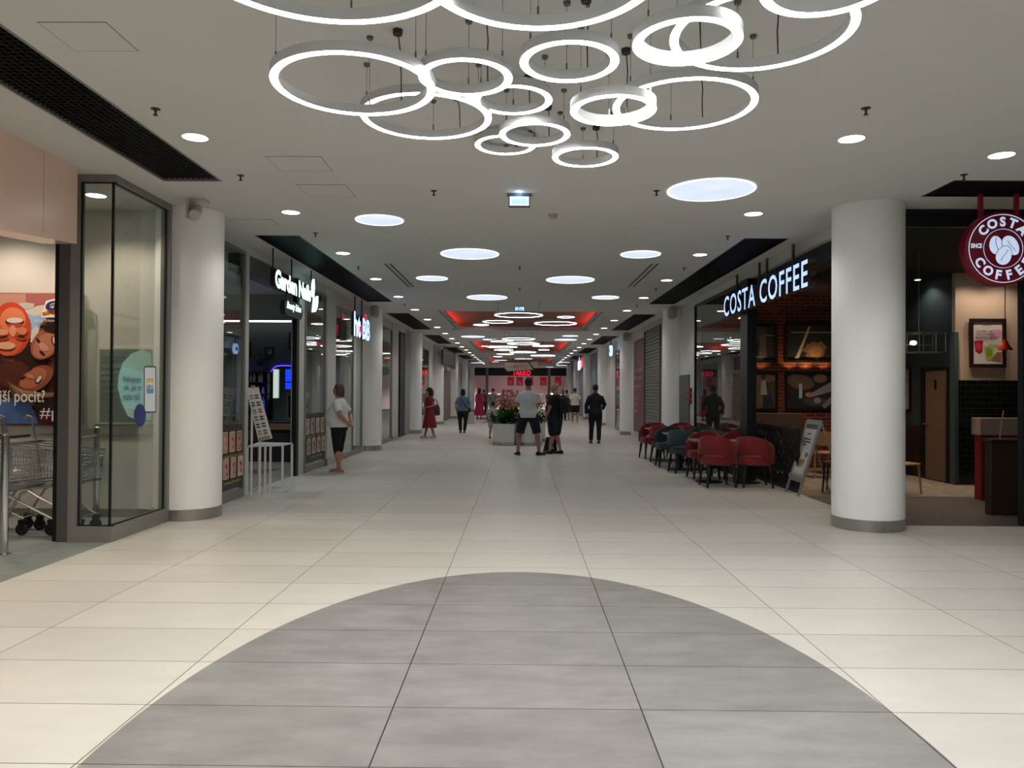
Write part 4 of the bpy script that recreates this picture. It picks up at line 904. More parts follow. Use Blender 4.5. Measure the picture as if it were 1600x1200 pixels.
# --- colour sample stand in front of the salon
t = thing('display_table', 'white open-framed display table in front of the nail salon opening', 'table', (-3.75, 11.8, 0))
B = [at_z(386, 774), at_z(407, 775), at_z(441, 770), at_z(456, 764), at_z(404, 762)]
tp = [Vector((p.x, p.y, .70)) for p in (B[0], B[2], B[3], B[4])]
base = [Vector((p.x, p.y, .02)) for p in (B[0], B[2], B[3], B[4])]
m = MB(); m.loft([[tuple(p) for p in tp], [tuple(p+Vector((0, 0, .02))) for p in tp]]); m.build('tabletop', M('white_top', '#c9cbc9', .4), t, world=True)
for i, (a, b) in enumerate(((B[0], 0), (B[2], 0), (B[3], 0), (B[4], 0), ((B[0]+B[2])/2, 0), ((B[0]*.35+B[2]*.65), 0))):
    m = MB(); m.box(a.x-.013, a.x+.013, a.y-.013, a.y+.013, 0, .70); m.build('leg', wt_m, t, world=True)
m = MB(); m.tube(base, .012, 4, closed=True); m.build('base_frame', wt_m, t, world=True)
t = thing('sample_stand', 'tilted white nail colour chart on two thin poles by the salon entrance', 'display stand', at_z(400, 776))
yb = at_z(400, 776).y-.03
for px in (393.5, 407): p = at_z(px, 776); m = MB(); zt = at_y(px, 606 if px < 400 else 690, yb).z; m.box(p.x-.012, p.x+.012, yb-.012, yb+.012, 0, zt); m.build('pole', wt_m, t, world=True)
Q = [(384, 606), (403, 605), (425, 685), (404, 690)]
yq = yb-.03; c4 = [at_y(u, v, yq) for u, v in Q]
m = MB(); m.loft([[tuple(p+Vector((0, .004, 0))) for p in c4], [tuple(p+Vector((0, .02, 0))) for p in c4]]); m.build('board', M('board_white', '#d9d9d6', .5), t, world=True)
def mpq(u, v, k): p = (c4[0]*(1-u)+c4[1]*u)*(1-v)+(c4[3]*(1-u)+c4[2]*u)*v; return (p.x, p.y-k-.001, p.z)
P = Pic(mpq)
for r, (ca, cb2) in enumerate((('#b07a78', '#4c3f46'), ('#2f4654', '#1d3a3c'), ('#7fa9a6', '#a8484f'), ('#1f6a70', '#6a2230'), ('#141018', '#141018'), ('#c05a5c', '#4a5560'))):
    v = .14+r*.135
    for k in range(2):
        for c, (ua, ub) in ((ca, (.14, .42)), (cb2, (.56, .86))): P.rect(c, ua+.0, v+k*.05, ub, v+k*.05+.025)
P.rect('#8a8f8e', .1, .93, .95, .99); P.build('colour_chart', t)
m = MB(); p = at_y(394, 604, yq-.02); m.box(p.x-.03, p.x+.03, yq-.02, yq+.03, p.z-.02, p.z+.02, bev=.008); m.build('clip', M('brass', '#c9b878', .3, .8), t, world=True)
# ================================================================ COFFEE SHOP, RIGHT
teal_m = M('cafe_teal_wall', '#2b3638', .7); dark_m = M('cafe_dark', '#0f1214', .6); wood_d = M('wood_dark', '#2c1c15', .45, nscale=6, namt=.25, nstretch=(6, 6, 1)); wood_l = M('wood_light', '#b58a5c', .5, nscale=6, namt=.12, nstretch=(1, 1, 6))
frame_d = M('cafe_frame', '#22262a', .4, .4); cream_m = M('cafe_cream_wall', '#c3ad9a', .8)
brk = brick_mat('cafe_brick', '#6b2a1c', '#4d1c14', '#8a6a55', .215, .075, .005, .85, 'xz'); tile = brick_mat('cafe_metro_tile', '#15191b', '#101315', '#3a3f40', .20, .10, .003, .12, 'xz')
BW = 16.0; TW = 7.45
f = MB(); f.box(4.16, TW+.1, BW, BW+.1, 0, 3.62); struct('wall_right', f, brk)
f = MB(); f.box(TW, TW+.1, 13.3, BW, 0, 3.62); struct('wall_right', f, teal_m)
f = MB(); f.box(TW-.02, TW, 14.3, BW, 0, .95); f.box(TW-.02, TW, 13.3, 13.3+.0, 0, .95) if False else None; struct('trim_4', f, wood_d)
f = MB(); f.box(TW-.02, 9.3, 13.2, 13.3, 1.78, 3.62); struct('wall_right', f, cream_m)
f = MB(); f.box(TW-.02, 9.3, 13.18, 13.3, 0, 1.78); struct('wall_right', f, tile)
f = MB(); f.box(TW-.06, TW-.0, 13.14, 13.3, 0, 2.6); struct('trim_5', f, M('teal_corner', '#3a4a4d', .6))
f = MB(); f.box(9.2, 9.3, 9.1, 13.2, 0, 3.62); struct('wall_right', f, teal_m)
f = MB(); f.box(4.16, 4.3, 16.1, 20.7, 0, 3.62); struct('wall_right', f, dark_m)
# facade: header, mullions
t = thing('cafe_front_frame', 'dark metal frame and header of the open coffee shop front facing the viewer', 'shop front', (5.9, 9.05, 0))
m = MB(); m.box(4.42, 9.2, 9.03, 9.13, 3.50, 3.56); m.box(4.42, 9.2, 9.04, 9.2, 3.56, HC-.085); m.box(4.42, 9.2, 9.0, 9.15, HC-.05, HC-.01); m.build('header', frame_d, t, world=True)
m = MB(); m.box(5.87, 5.99, 9.03, 9.13, 0, 3.50); m.build('mullion', frame_d, t, world=True)
m = MB(); m.box(5.99, 9.2, 9.07, 9.08, 0.1, 3.50); m.build('glass_pane', glass_m, t, world=True)
t = thing('cafe_side_frame', 'dark metal post and header beam along the open side of the coffee shop', 'shop front', (4.05, 13.5, 0))
m = MB(); m.box(4.1, 4.32, 9.32, 13.4, 3.30, 3.56); m.build('header', frame_d, t, world=True)
m = MB(); m.box(3.98, 4.14, YR(1171), YR(1160), 0, 3.56); m.build('post', M('post_dark', '#1c2226', .4, .3), t, world=True)
t = glazing('shop_window', XW+.02, YR(1160)+.01, YR(1085), 0, 3.56, 'coffee shop window pane between the dark post and the white wall, full of reflections', post=frame_d)
# pictures on brick
pf = dict(fr='#0d0b0b', border=.05, depth=.04, group='dark pictures on the brick wall', name='wall_picture')
frame_pic(1168, 507, 1214, 567, BW, 'upper left dark picture on the brick wall, blurred grey figure', mat='#2e3436', figs=[('ell', '#454b4c', .4, .8, .3, .25), ('poly', '#5d605f', [(.35, .1), (.42, .7), (.62, .72), (.66, .1)]), ('rect', '#7c8486', .5, .72, .95, .75), ('blob', '#77777a', .3, .08, .3, .08)], **pf)
frame_pic(1226, 505, 1304, 567, BW, 'upper right dark picture on the brick wall, long spoon over coffee grounds', mat='#1b2127', figs=[('blob', '#6b5643', .62, .3, .24, .26), ('blob', '#8a705a', .63, .26, .14, .18), ('poly', '#8f938f', [(.2, .1), (.27, .08), (.52, .95), (.47, .95)]), ('rect', '#9aa0a2', .1, .78, .95, .8), ('ell', '#a8aaa6', .23, .1, .05, .04)], **pf)
frame_pic(1168, 580, 1215, 642, BW, 'lower left dark picture on the brick wall, figure among sacks', mat='#4a4136', figs=[('ell', '#83705a', .25, .85, .3, .1), ('ell', '#7b6a56', .7, .85, .28, .1), ('ell', '#76654f', .25, .65, .3, .1), ('ell', '#6b5b49', .3, .3, .35, .3), ('poly', '#a9a7a2', [(.42, .4), (.45, .8), (.6, .82), (.66, .4)]), ('ell', '#553b2e', .52, .86, .08, .07), ('poly', '#22303a', [(.5, 0), (.52, .4), (.8, .4), (.95, 0)]), ('ell', '#8c2020', .05, .6, .08, .06)], **pf)
frame_pic(1226, 580, 1304, 642, BW, 'lower right dark picture on the brick wall, hands with cup and glass', mat='#20262b', figs=[('ell', '#6a5844', .3, .75, .3, .2, -20), ('ell', '#8d6f58', .72, .85, .14, .12), ('poly', '#8f9296', [(.5, .42), (.95, .75), (.98, .5), (.56, .34)]), ('ell', '#b58468', .48, .4, .08, .07), ('rect', '#aeb8c2', .27, .3, .34, .7), ('ell', '#3f4346', .62, .22, .26, .13), ('ell', '#8f8d88', .66, .24, .08, .08), ('poly', '#7d8286', [(.75, .1), (.98, .4), (.98, .2), (.82, .02)])], **pf)
for px, pw in ((1192, 5), (1238, 7), (1262, 11), (1290, 7)):
    p = at_y(px, 578, 15.86); spot('picture_lamp', (p.x, 15.84, p.z-.05), pw, 120, .8, .02, (1, .55, .22), (PI*.96, 0, 0))
spot('cafe_lamp', (5.2, 11.0, 3.55), 60, 90, .8, .05, (1, .72, .45)); spot('cafe_lamp', (5.6, 14.2, 3.55), 120, 110, .8, .05, (1, .7, .45)); spot('cafe_lamp', (6.9, 12.6, 3.55), 90, 90, .8, .05, (1, .78, .55))
# banquette panel and lattice fence
m = MB(); a, b = at_y(1172, 645, 15.3), at_y(1250, 672, 15.3); m.box(4.35, b.x, 15.2, 15.35, 0, a.z, bev=.01); tag(m.build('bench_back', M('brown_panel', '#4a3a33', .6)), 'brown bench back in front of the brick wall', 'bench')
m = MB(); m.box(b.x+.15, b.x+1.6, 14.5, 15.1, .72, .76, bev=.01); m.cyl(b.x+.85, 14.8, 0, .72, .04); m.cyl(b.x+.85, 14.8, 0, .02, .25); tag(m.build('cafe_table', wood_l), 'light wooden table inside the coffee shop under the pictures', 'table')
t = thing('lattice_fence', 'dark lattice fence panel between the red chairs and the coffee shop', 'fence', (4.28, 13, 0))
fx, fy0, fy1, fz = 4.30, 11.9, 14.4, 1.0
m = MB()
for q in ((fy0, fy0+.05, 0, fz), (fy1-.05, fy1, 0, fz), (fy0+.05, fy1-.05, 0, .06), (fy0+.05, fy1-.05, fz-.05, fz)): m.box(fx-.02, fx+.02, q[0], q[1], q[2], q[3])
m.build('frame', frame_d, t, world=True)
m = MB(); rd = random.Random(11); y = fy0+.09
while y < fy1-.08:
    z = .06
    while z < fz-.08: h = rd.uniform(.12, .4); z1 = min(z+h, fz-.05); m.box(fx-.006, fx+.006, y-.012, y+.012, z, z1); z = z1+rd.choice((0, .04, .07))
    y += .055
for z in (.3, .55, .8): m.box(fx-.004, fx+.004, fy0+.05, fy1-.05, z-.008, z+.008)
m.build('slats', frame_d, t, world=True)
# A board
t = thing('a_board', 'grey pavement sign leaning open beside the big right column', 'sign', (4.25, 11.5, 0))
p0, p1 = at_z(1241, 768), at_z(1266, 776); p0.x = p1.x = 4.17; th0 = Vector((4.52, p0.y, 1.13)); lean = th0-p0
w = p0-p1; w.z = 0; wl = w.length
def bp(u, v, k=0): # u 0..1 from far (left in view) to near, v up
    n = lean.cross(w).normalized(); n = n if n.x < 0 else -n
    return tuple(p0-w*u+lean*v+n*k)
grey_pl = M('board_grey', '#8d9190', .4, .2)
m = MB()
def strip(u0, u1, v0, v1): m.loft([[bp(u0, v0, 0), bp(u1, v0, 0), bp(u1, v1, 0), bp(u0, v1, 0)], [bp(u0, v0, .02), bp(u1, v0, .02), bp(u1, v1, .02), bp(u0, v1, .02)]])
strip(0, .1, 0, 1); strip(.9, 1, 0, 1); strip(.1, .9, .17, .24); strip(.1, .9, .95, 1.0); m.build('frame', grey_pl, t, world=True)
m = MB(); strip(.1, .9, .24, .95); 
o = m.build('panel', M('board_face', '#9fa3a1', .5), t, world=True)
m = MB()
for s in (0.02, .98):
    a = Vector(bp(s, .96)); b = Vector((a.x+.34, a.y, 0)); m.tube([a, b], .014, 6)
m.build('rear_leg', grey_pl, t, world=True)
P = Pic(lambda u, v, k: bp(u, v, .0205+k), .0004); P.rect('#3f4548', .1, .88, .9, .94); P.rect('#c9cac6', .14, .27, .86, .87); P.blob('#8a9a6a', .45, .38, .2, .07); P.blob('#b07a4a', .6, .44, .14, .04, seed=4); P.poly('#5c6a48', [(.3, .36), (.42, .47), (.5, .46), (.4, .34)]); P.ell('#60676a', .72, .53, .1, .035); P.ell('#d8d4ca', .5, .33, .26, .03)
for i, (wd, vv) in enumerate(((.3, .80), (.5, .73), (.55, .69), (.3, .65))): P.rect('#4a4f50', .2 if i else .35, vv, .2+wd+(0 if i else .1), vv+.018)
P.build('print', t)
def tbox(m, u, v, s, **k): pass
# cafe furniture inside
def wood_chair(label, loc, rz, mat, name='wooden_chair', h=.86):
    t = thing(name, label, 'chair', loc, rz, 'chairs inside the coffee shop')
    m = MB(); m.box(-.22, .22, -.21, .21, .44, .475, bev=.015); m.build('seat', mat, t, smooth=True)
    m = MB(); n = 9; R1, R2 = [], []
    pts = []
    for i in range(n): a = -50+100*i/(n-1); pts.append((.26*math.sin(math.radians(a)), -.26*math.cos(math.radians(a))+.04))
    m.loft([[(x, y-.01, .60), (x, y+.01, .60), (x, y+.01, h-abs(i-4)*.012), (x, y-.01, h-abs(i-4)*.012)] for i, (x, y) in enumerate(pts)]); m.build('backrest', mat, t, smooth=True)
    for sx in (-1, 1):
        m = MB(); m.tube([(sx*.2, -.2, .86-.1), (sx*.2, -.19, .45), (sx*.22, -.24, 0)], [.014, .018, .013], 8); m.build('leg', mat, t, smooth=True)
        m = MB(); m.tube([(sx*.19, .18, .45), (sx*.21, .21, 0)], [.018, .013], 8); m.build('leg', mat, t, smooth=True)
    return t
p = at_z(1418, 762); wood_chair('light wooden chair seen just right of the big white column', (5.92, 12.05, 0), math.radians(-75), wood_l)
wood_chair('dark chair behind the leaning pavement sign', (5.0, 12.1, 0), math.radians(60), wood_d)
wood_chair('wooden chair at the light table under the pictures', (5.55, 14.2, 0), math.radians(0), wood_l)
# teal wall: door, poster
a, b = at_x(1442, 569, TW), at_x(1487, 737, TW); y1_, y0_ = a.y, b.y; zt = 2.02
m = MB(); m.box(TW-.05, TW+.02, y0_, y1_, 0, zt); d = tag(m.build('door_3', M('door_frame_black', '#0c0c0d', .5)), kind='structure')
m = MB(); m.box(TW-.07, TW-.05, y0_+.08, y0_+.72, .02, zt-.07); lf = m.build('door_leaf', M('door_leaf_brown', '#6b5648', .5), d)
m = MB(); m.tube([(TW-.11, y0_+.62, 1.0), (TW-.11, y0_+.74, 1.0)], .012); m.tube([(TW-.07, y0_+.62, 1.0), (TW-.11, y0_+.62, 1.0)], .01); m.build('door_handle', steel_m, d)
m = MB(); m.box(TW-.075, TW-.071, y0_+.35, y0_+.42, 1.62, 1.8); m.build('door_symbol', black_m, d)
frame_pic(1396, 575, 1424, 643, BW, 'framed drinks poster on the teal wall just right of the column', fr='#14100f', mat='#9c8f88', border=.04, xplane=TW-.0, group='coffee shop posters', name='framed_poster', figs=[('rect', '#6d6360', .3, .82, .7, .86), ('rect', '#5c5250', .2, .68, .8, .73), ('ell', '#a13a3e', .5, .3, .2, .16), ('poly', '#7d2f33', [(.35, .3), (.65, .3), (.58, .1), (.42, .1)])])
m = MB(); m.box(TW-.03, TW, 14.34, BW-.02, 0, .94); struct('trim_6', m, wood_d)
# niche poster
P2Y = 13.17
t = frame_pic(1514, 498, 1571, 574.5, P2Y, 'framed poster of fruit drinks on the cream wall under the round coffee sign', fr='#2a1b18', mat='#d6c6c2', border=.06, group='coffee shop posters', name='framed_poster',
    figs=[('rect', '#e3d9d7', .06, .42, .94, .97), ('blob', '#e2a3b0', .75, .7, .22, .12), ('poly', '#d8a98f', [(.3, .5), (.95, .45), (.98, .25), (.6, .3)]), ('poly', '#efe9e6', [(.0, .6), (.45, .5), (.98, .3), (.98, .02), (.02, .02)]), ('poly', '#c4203f', [(.08, .55), (.36, .56), (.34, .3), (.24, .25), (.12, .32)]), ('ell', '#e03a5c', .22, .42, .1, .08), ('poly', '#b7cf6e', [(.38, .42), (.72, .48), (.66, .16), (.5, .1), (.44, .16)]), ('ell', '#8fb848', .54, .3, .1, .1), ('poly', '#b57a62', [(.6, .12), (.78, .3), (.95, .3), (.92, .1)])])
m = MB(); add_text(m, 'COSTA', at_y(1535, 509, P2Y-.02), (1, 0, 0), (0, 0, 1), size=.04, width=.15, height=.035); add_text(m, 'Osvěžte se', at_y(1525, 519, P2Y-.02), (1, 0, 0), (0, 0, 1), size=.04, width=.27, height=.045)
add_text(m, 'OVOCNÝMI', at_y(1525, 524.5, P2Y-.02), (1, 0, 0), (0, 0, 1), size=.04, width=.31, height=.048); add_text(m, 'REFRESHERY', at_y(1525, 530, P2Y-.02), (1, 0, 0), (0, 0, 1), size=.04, width=.36, height=.045)
m.build('lettering', M('ink_brown', '#3a2320', .5), t, world=True)
for px, lab in ((1533, 'left'), (1583, 'right')):
    p = at_y(px, 483, 12.75); downlight(p.x, 12.75, 3.615, f'{lab} small downlight in the coffee shop niche above the framed poster', r=.05, power=28, col=(1, .8, .62), group='coffee shop downlights')
p = at_y(1434, 440, 14); downlight(p.x, 14, 3.615, 'small downlight in the black coffee shop ceiling right of the column', r=.05, power=20, group='coffee shop downlights')
# pendants
t = thing('pendant_lamp', 'small orange bell-shaped pendant lamp in front of the framed drinks poster', 'lamp', (0, 0, 0))
p = at_y(1570.5, 547, 12.0); m = MB(); m.lathe(p.x, p.y, [(.105, p.z), (.1, p.z+.02), (.055, p.z+.08), (.035, p.z+.13), (.015, p.z+.17)], 28); m.build('shade', M('orange_enamel', '#d8431a', .25), t, smooth=True, world=True)
m = MB(); m.tube([(p.x, p.y, p.z+.17), (p.x, p.y, 3.60)], .006, 6); m.cyl(p.x, p.y, 3.59, 3.618, .05); m.build('cord', black_m, t, world=True)
t = thing('glass_pendant', 'long glass box pendant with glowing bulbs right of the column inside the coffee shop', 'lamp', (0, 0, 0))
a, b = at_y(1385, 521, 11.4), at_y(1466, 551, 11.4); m = MB()
for z in (a.z, b.z):
    for y in (11.2, 11.55): m.tube([(a.x, y, z), (b.x, y, z)], .007, 6)
for x in (b.x, b.x-.14, (a.x+b.x)/2, a.x):
    for y in (11.2, 11.55): m.tube([(x, y, a.z), (x, y, b.z)], .006, 6)
    for z in (a.z, b.z): m.tube([(x, 11.2, z), (x, 11.55, z)], .006, 6)
m.build('frame', M('pendant_frame', '#8e9590', .3, .7), t, world=True)
m = MB()
for y in (11.2, 11.55): m.box(a.x, b.x, y-.002, y+.002, b.z, a.z)
m.build('glass_sides', glass_m, t, world=True)
zz = (a.z+b.z)/2
for i, px in enumerate((1403, 1427)):
    q = at_y(px, 535, 11.37); m = MB(); m.ell((q.x, 11.37, zz), .05, .035, .035, 16, 10); m.build('bulb', M('bulb_glow', '#fff3d0', .5, emit='#ffe9b8', es=6), t, smooth=True, world=True)
m = MB(); m.tube([(a.x, 11.37, zz-.03), (b.x-.1, 11.37, zz-.03)], .008, 6)
for x in (a.x+.2, b.x-.3): m.tube([(x, 11.37, a.z), (x, 11.37, 3.62)], .004, 6)
m.tube([(a.x+.2, 11.2, a.z), (a.x+.2, 11.55, a.z)], .005, 6); m.tube([(b.x-.3, 11.2, a.z), (b.x-.3, 11.55, a.z)], .005, 6)
m.build('socket_bar', M('brass', ''), t, world=True)
# counter podium, bar counter, red panel
t = thing('host_stand', 'dark wooden counter stand at the coffee shop entrance', 'counter', (6.3, 10.1, 0))
m = MB(); m.box(6.0, 6.75, 9.86, 9.99, .0, .93, bev=.006); m.build('body', wood_d, t, world=True); m = MB(); m.box(5.98, 6.78, 9.83, 10.02, .93, .97, bev=.006); m.build('top', wood_d, t, world=True)
t = thing('bar_counter', 'cream and red bar counter behind the dark wooden stand', 'counter', (7, 11, 0))
a, b = at_y(1531, 653, 11.2), at_y(1531, 680, 11.2)
m = MB(); m.box(a.x, 9.1, 11.2, 11.42, b.z, a.z, bev=.01); m.build('top_block', M('counter_cream', '#a8978a', .5), t, world=True)
m = MB(); m.box(a.x+.04, 9.1, 11.24, 11.4, 0, b.z); m.build('red_panel', M('counter_red', '#7a1418', .5), t, world=True)
m = MB(); q = at_y(1563, 655, 11.1); m.tube([(q.x-.03, 9.9, .965), (q.x-.9, 9.9, 1.3)] if False else [(at_y(1562, 680, 9.92).x, 9.92, .968), (at_y(1568, 640, 9.92).x, 9.92, at_y(1568, 641, 9.92).z)], .008, 8); tag(m.build('straw_stick', M('stick_pink', '#b06a60', .5)), 'slim pinkish stick standing on the dark wooden counter stand', 'stick')
# ---- lit lettering
sg = 3.86
t = thing('coffee_lettering_sign', 'glowing blue-white coffee shop lettering hanging over the red chairs', 'sign', (sg, 12.2, 2.95))
y0, y1 = at_x(1136, 490, sg).y, at_x(1269, 449, sg).y
m = MB(); add_text(m, 'COSTA COFFEE', (sg, y0, 2.955), (0, -1, 0), (0, 0, 1), 0, 1, size=.4, width=y0-y1, height=.37, extrude=.06, offset=.004, spacing=1.12)
m.build('lettering', [M('costa_letter', '#d6e4ff', .5, emit='#9dbcff', es=1.25), M('letter_side', '#5a5048', .4, .4)], t, world=True)
m = MB()
for px in (1153, 1188, 1200, 1241):
    yy = at_x(px, 430, sg+.1).y; m.box(sg+.07, sg+.1, yy-.025, yy+.025, 3.0, HC+(.03 if False else 0))
for zz in (3.03, 3.24): m.box(sg+.062, sg+.075, y1+.03, y0-.1, zz, zz+.03)
m.build('support_rods', M('rod_grey', '#4b4946', .4, .4), t, world=True)
# ---- round sign
cx, cyy, cz, R = 5.22, 8.3, 3.085, .40
c = at_y(1566.4, 388.5, 8.3); cx, cz = c.x, c.z
t = thing('round_coffee_sign', 'round burgundy coffee shop sign with white beans at the right picture edge', 'sign', (cx, cyy, cz))
burg = M('burgundy', '#6e1226', .3, emit='#6e1226', es=.12)
m = MB(); xf = Matrix.Translation((cx, cyy, cz)) @ Matrix.Rotation(PI/2, 4, 'X'); m.lathe(0, 0, [(R-.015, -.14), (R, -.12), (R, -.0), (R-.015, .01)], 64, xf=xf); m.build('drum', burg, t, smooth=True, world=True)
m = MB()
for px in (1532, 1588): q = at_y(px, 340, cyy+.07); m.box(q.x-.02, q.x+.02, cyy+.05, cyy+.09, cz+.3, HC+.012)
m.build('rods', burg, t, world=True)
wht = M('sign_pale_lit', '#d8e4f2', .5, emit='#b9cdea', es=.75)
m = MB(); yf = cyy-.012
def ringp(r0, r1, n=72):
    cc = [(math.cos(2*PI*i/n), math.sin(2*PI*i/n)) for i in range(n)]; m.loft([[(cx+q*a, yf-d, cz+q*b) for a, b in cc] for q, d in ((r0, 0), (r0, .003), (r1, .003), (r1, 0))], 0, False)
ringp(.362, .370); ringp(.207, .2115)
def letter(ch, ang, r, h, rot, w=None):
    a = math.radians(ang); ro = math.radians(rot); ux_ = Vector((math.cos(ro), 0, math.sin(ro))); uz_ = Vector((-math.sin(ro), 0, math.cos(ro)))
    v, f_, fr = text_mesh(ch, .1, offset=.004, height=h, width=w); wd = max(p[0] for p in v); o = Vector((cx+r*math.cos(a), yf-.002, cz+r*math.sin(a)))-ux_*wd/2-uz_*h/2
    b = len(m.v); m.v += [tuple(o+ux_*p[0]+uz_*p[1]) for p in v]; m.f += [tuple(i+b for i in q) for q in f_]; m.m += [0]*len(f_)
for ch, an in zip('COSTA', (138, 114, 91, 69, 45)): letter(ch, an, .288, .105, an-90)
for ch, an in zip('COFFEE', (211, 236, 260, 283, 307, 331)): letter(ch, an, .288, .105, an-270)
letter('SINCE', 174.5, .288, .05, 0, .118); letter('1971', 4, .288, .05, 0, .11)
m.build('lettering', wht, t, world=True)
P = Pic(lambda u, v, k: (cx+u, cyy-.014-k, cz+v), .0015); lc, dc = '#beb', '#6e1226'
m = MB()
def bean(u, v, ru, rv, rot, crease, k):
    r = math.radians(rot); Q = []; Q2 = []
    for i in range(36):
        a = 2*PI*i/36; x, y = ru*math.cos(a), rv*math.sin(a)*(1-.12*math.cos(a)); 
        for L, s in ((Q, 1), (Q2, 1.07)): L.append((cx+u+s*(x*math.cos(r)-y*math.sin(r)), cyy-.014-k*.002-(.001 if s == 1 else 0), cz+v+s*(x*math.sin(r)+y*math.cos(r))))
    m.flat(Q2, 1); m.flat(Q, 0)
    C = [(cx+u+a, cyy-.0165-k*.002, cz+v+b) for a, b in crease]; w = .0035; m.add([(p[0]-w, p[1], p[2]) for p in C]+[(p[0]+w, p[1], p[2]) for p in C], [(i, i+1, len(C)+i+1, len(C)+i) for i in range(len(C)-1)], 1)
bean(-.075, .035, .10, .075, 100, [(.0, .085), (-.008, .04), (.0, 0), (.02, -.05)], 0)
bean(.08, .03, .115, .078, -55, [(-.04, .06), (-.015, .02), (.02, -.02), (.05, -.06)], 1)
bean(.005, -.075, .105, .08, 65, [(.04, .06), (.02, .02), (-.01, -.01), (-.035, -.06)], 2)
m.build('bean_emblem', [M('sign_pale_lit', ''), burg], t, world=True, recalc=False)
# ---- right wall objects
def red_box(px, py0, py1, label):
    a, b = at_x(px, py0, XW), at_x(px, py1, XW); m = MB(); m.box(XW-.06, XW, a.y-.12, a.y+.12, b.z, a.z, bev=.008); tag(m.build('fire_alarm_box', M('fire_red', '#8e1420', .4)), label, 'alarm box', 'red boxes on the white wall')
for i, (a, b) in enumerate(((606, 613), (615, 622), (624, 631))): red_box(1079.5, a, b, ['uppermost', 'middle', 'lowest'][i]+' small red box on the white wall right of the grey door')
# roller shutter
y0, y1 = YR(1033), YR(1008)
t = thing('roller_shutter', 'closed grey roller shutter between the white column and the dark red poster', 'shutter', (XW, (y0+y1)/2, 0))
m = MB(); z = .02
while z < 3.46: m.prism([(XW+.0, z), (XW-.022, z+.02), (XW-.022, z+.07), (XW, z+.095), (XW+.02, z+.095), (XW+.02, z)], y0+.06, y1-.06, 'y'); z += .1
m.build('slats', M('shutter_slat', '#6f7470', .45, .5), t, world=True)
m = MB(); m.box(XW-.05, XW+.05, y0, y0+.06, 0, 3.5); m.box(XW-.05, XW+.05, y1-.06, y1, 0, 3.5); m.box(XW-.04, XW+.05, y0+.06, y1-.06, 3.47, 3.5); m.build('guide_frame', alud_m, t, world=True)
# dark red poster wall
y0, y1 = YR(1006.5), YR(990)
t = thing('red_poster_panel', 'tall dark red printed panel beside the roller shutter', 'poster', (XW, (y0+y1)/2, .3))
m = MB(); m.box(XW-.0, XW+.05, y0, y1, .2, 3.35); m.build('panel', M('poster_red', '#6e3a3e', .5, nscale=.8, namt=.3), t, world=True)
m = MB()
for i, (z, w) in enumerate(((2.25, .85), (1.98, .8), (1.71, .75), (1.3, .5), (1.08, .45), (.88, .4))):
    h = .15 if i < 3 else .09; s = ('OTEVŘEME', 'PRO VÁS', 'NOVĚ', 'již', 'brzy', 'zde')[i]; add_text(m, s, (XW-.003, y1-.15, z), (0, -1, 0), (0, 0, 1), size=.1, width=(y1-y0)*w-.2, height=h)
m.build('lettering', M('ink_pale', '#b7a3a2', .6), t, world=True)
m = MB(); m.box(XW, XW+.12, y0, y1, 0, .2); struct('baseboard_right', m, wallg_m)
glazing('shop_window', XW, 30.4, 32.4, 0, 3.3, 'narrow shop window right of the person in the black hoodie')
glazing('shop_window', XW, 38.2, 40.2, 0, 3.2, 'narrow far shop window on the right')
# small lit signs far right
p = at_x(954.5, 548, 3.7); t = thing('shop_sign', 'small round blue-white lit sign hanging above the right column row', 'sign', (p.x, p.y, p.z))
m = MB(); xf = Matrix.Translation((3.7, p.y, p.z)) @ Matrix.Rotation(PI/2, 4, 'Y'); m.cyl(0, 0, -.05, .05, .22, n=28, xf=xf); m.build('disc', bl_m, t, world=True); m = MB(); m.box(3.68, 3.72, p.y-.02, p.y+.02, p.z+.2, HC); m.box(3.64, 3.645, p.y-.1, p.y+.1, p.z-.08, p.z+.08); m.build('rod', M('sign_rod_blue', '#2a4a8c', .4), t, world=True)
for px, py, col, lab, x in ((905, 571, bl_m, 'tiny blue-white lit sign far down the right side', 3.6), (909.5, 567, rd_m, 'tiny red lit sign far down the right side beside the blue-white one', 3.75)):
    p = at_x(px, py, x); m = MB(); m.box(x-.03, x+.03, p.y-.8, p.y+.8, p.z-.28, p.z+.28, bev=.02); m.box(x-.015, x+.015, p.y-.02, p.y+.02, p.z+.28, HC); tag(m.build('shop_sign', col), lab, 'sign')
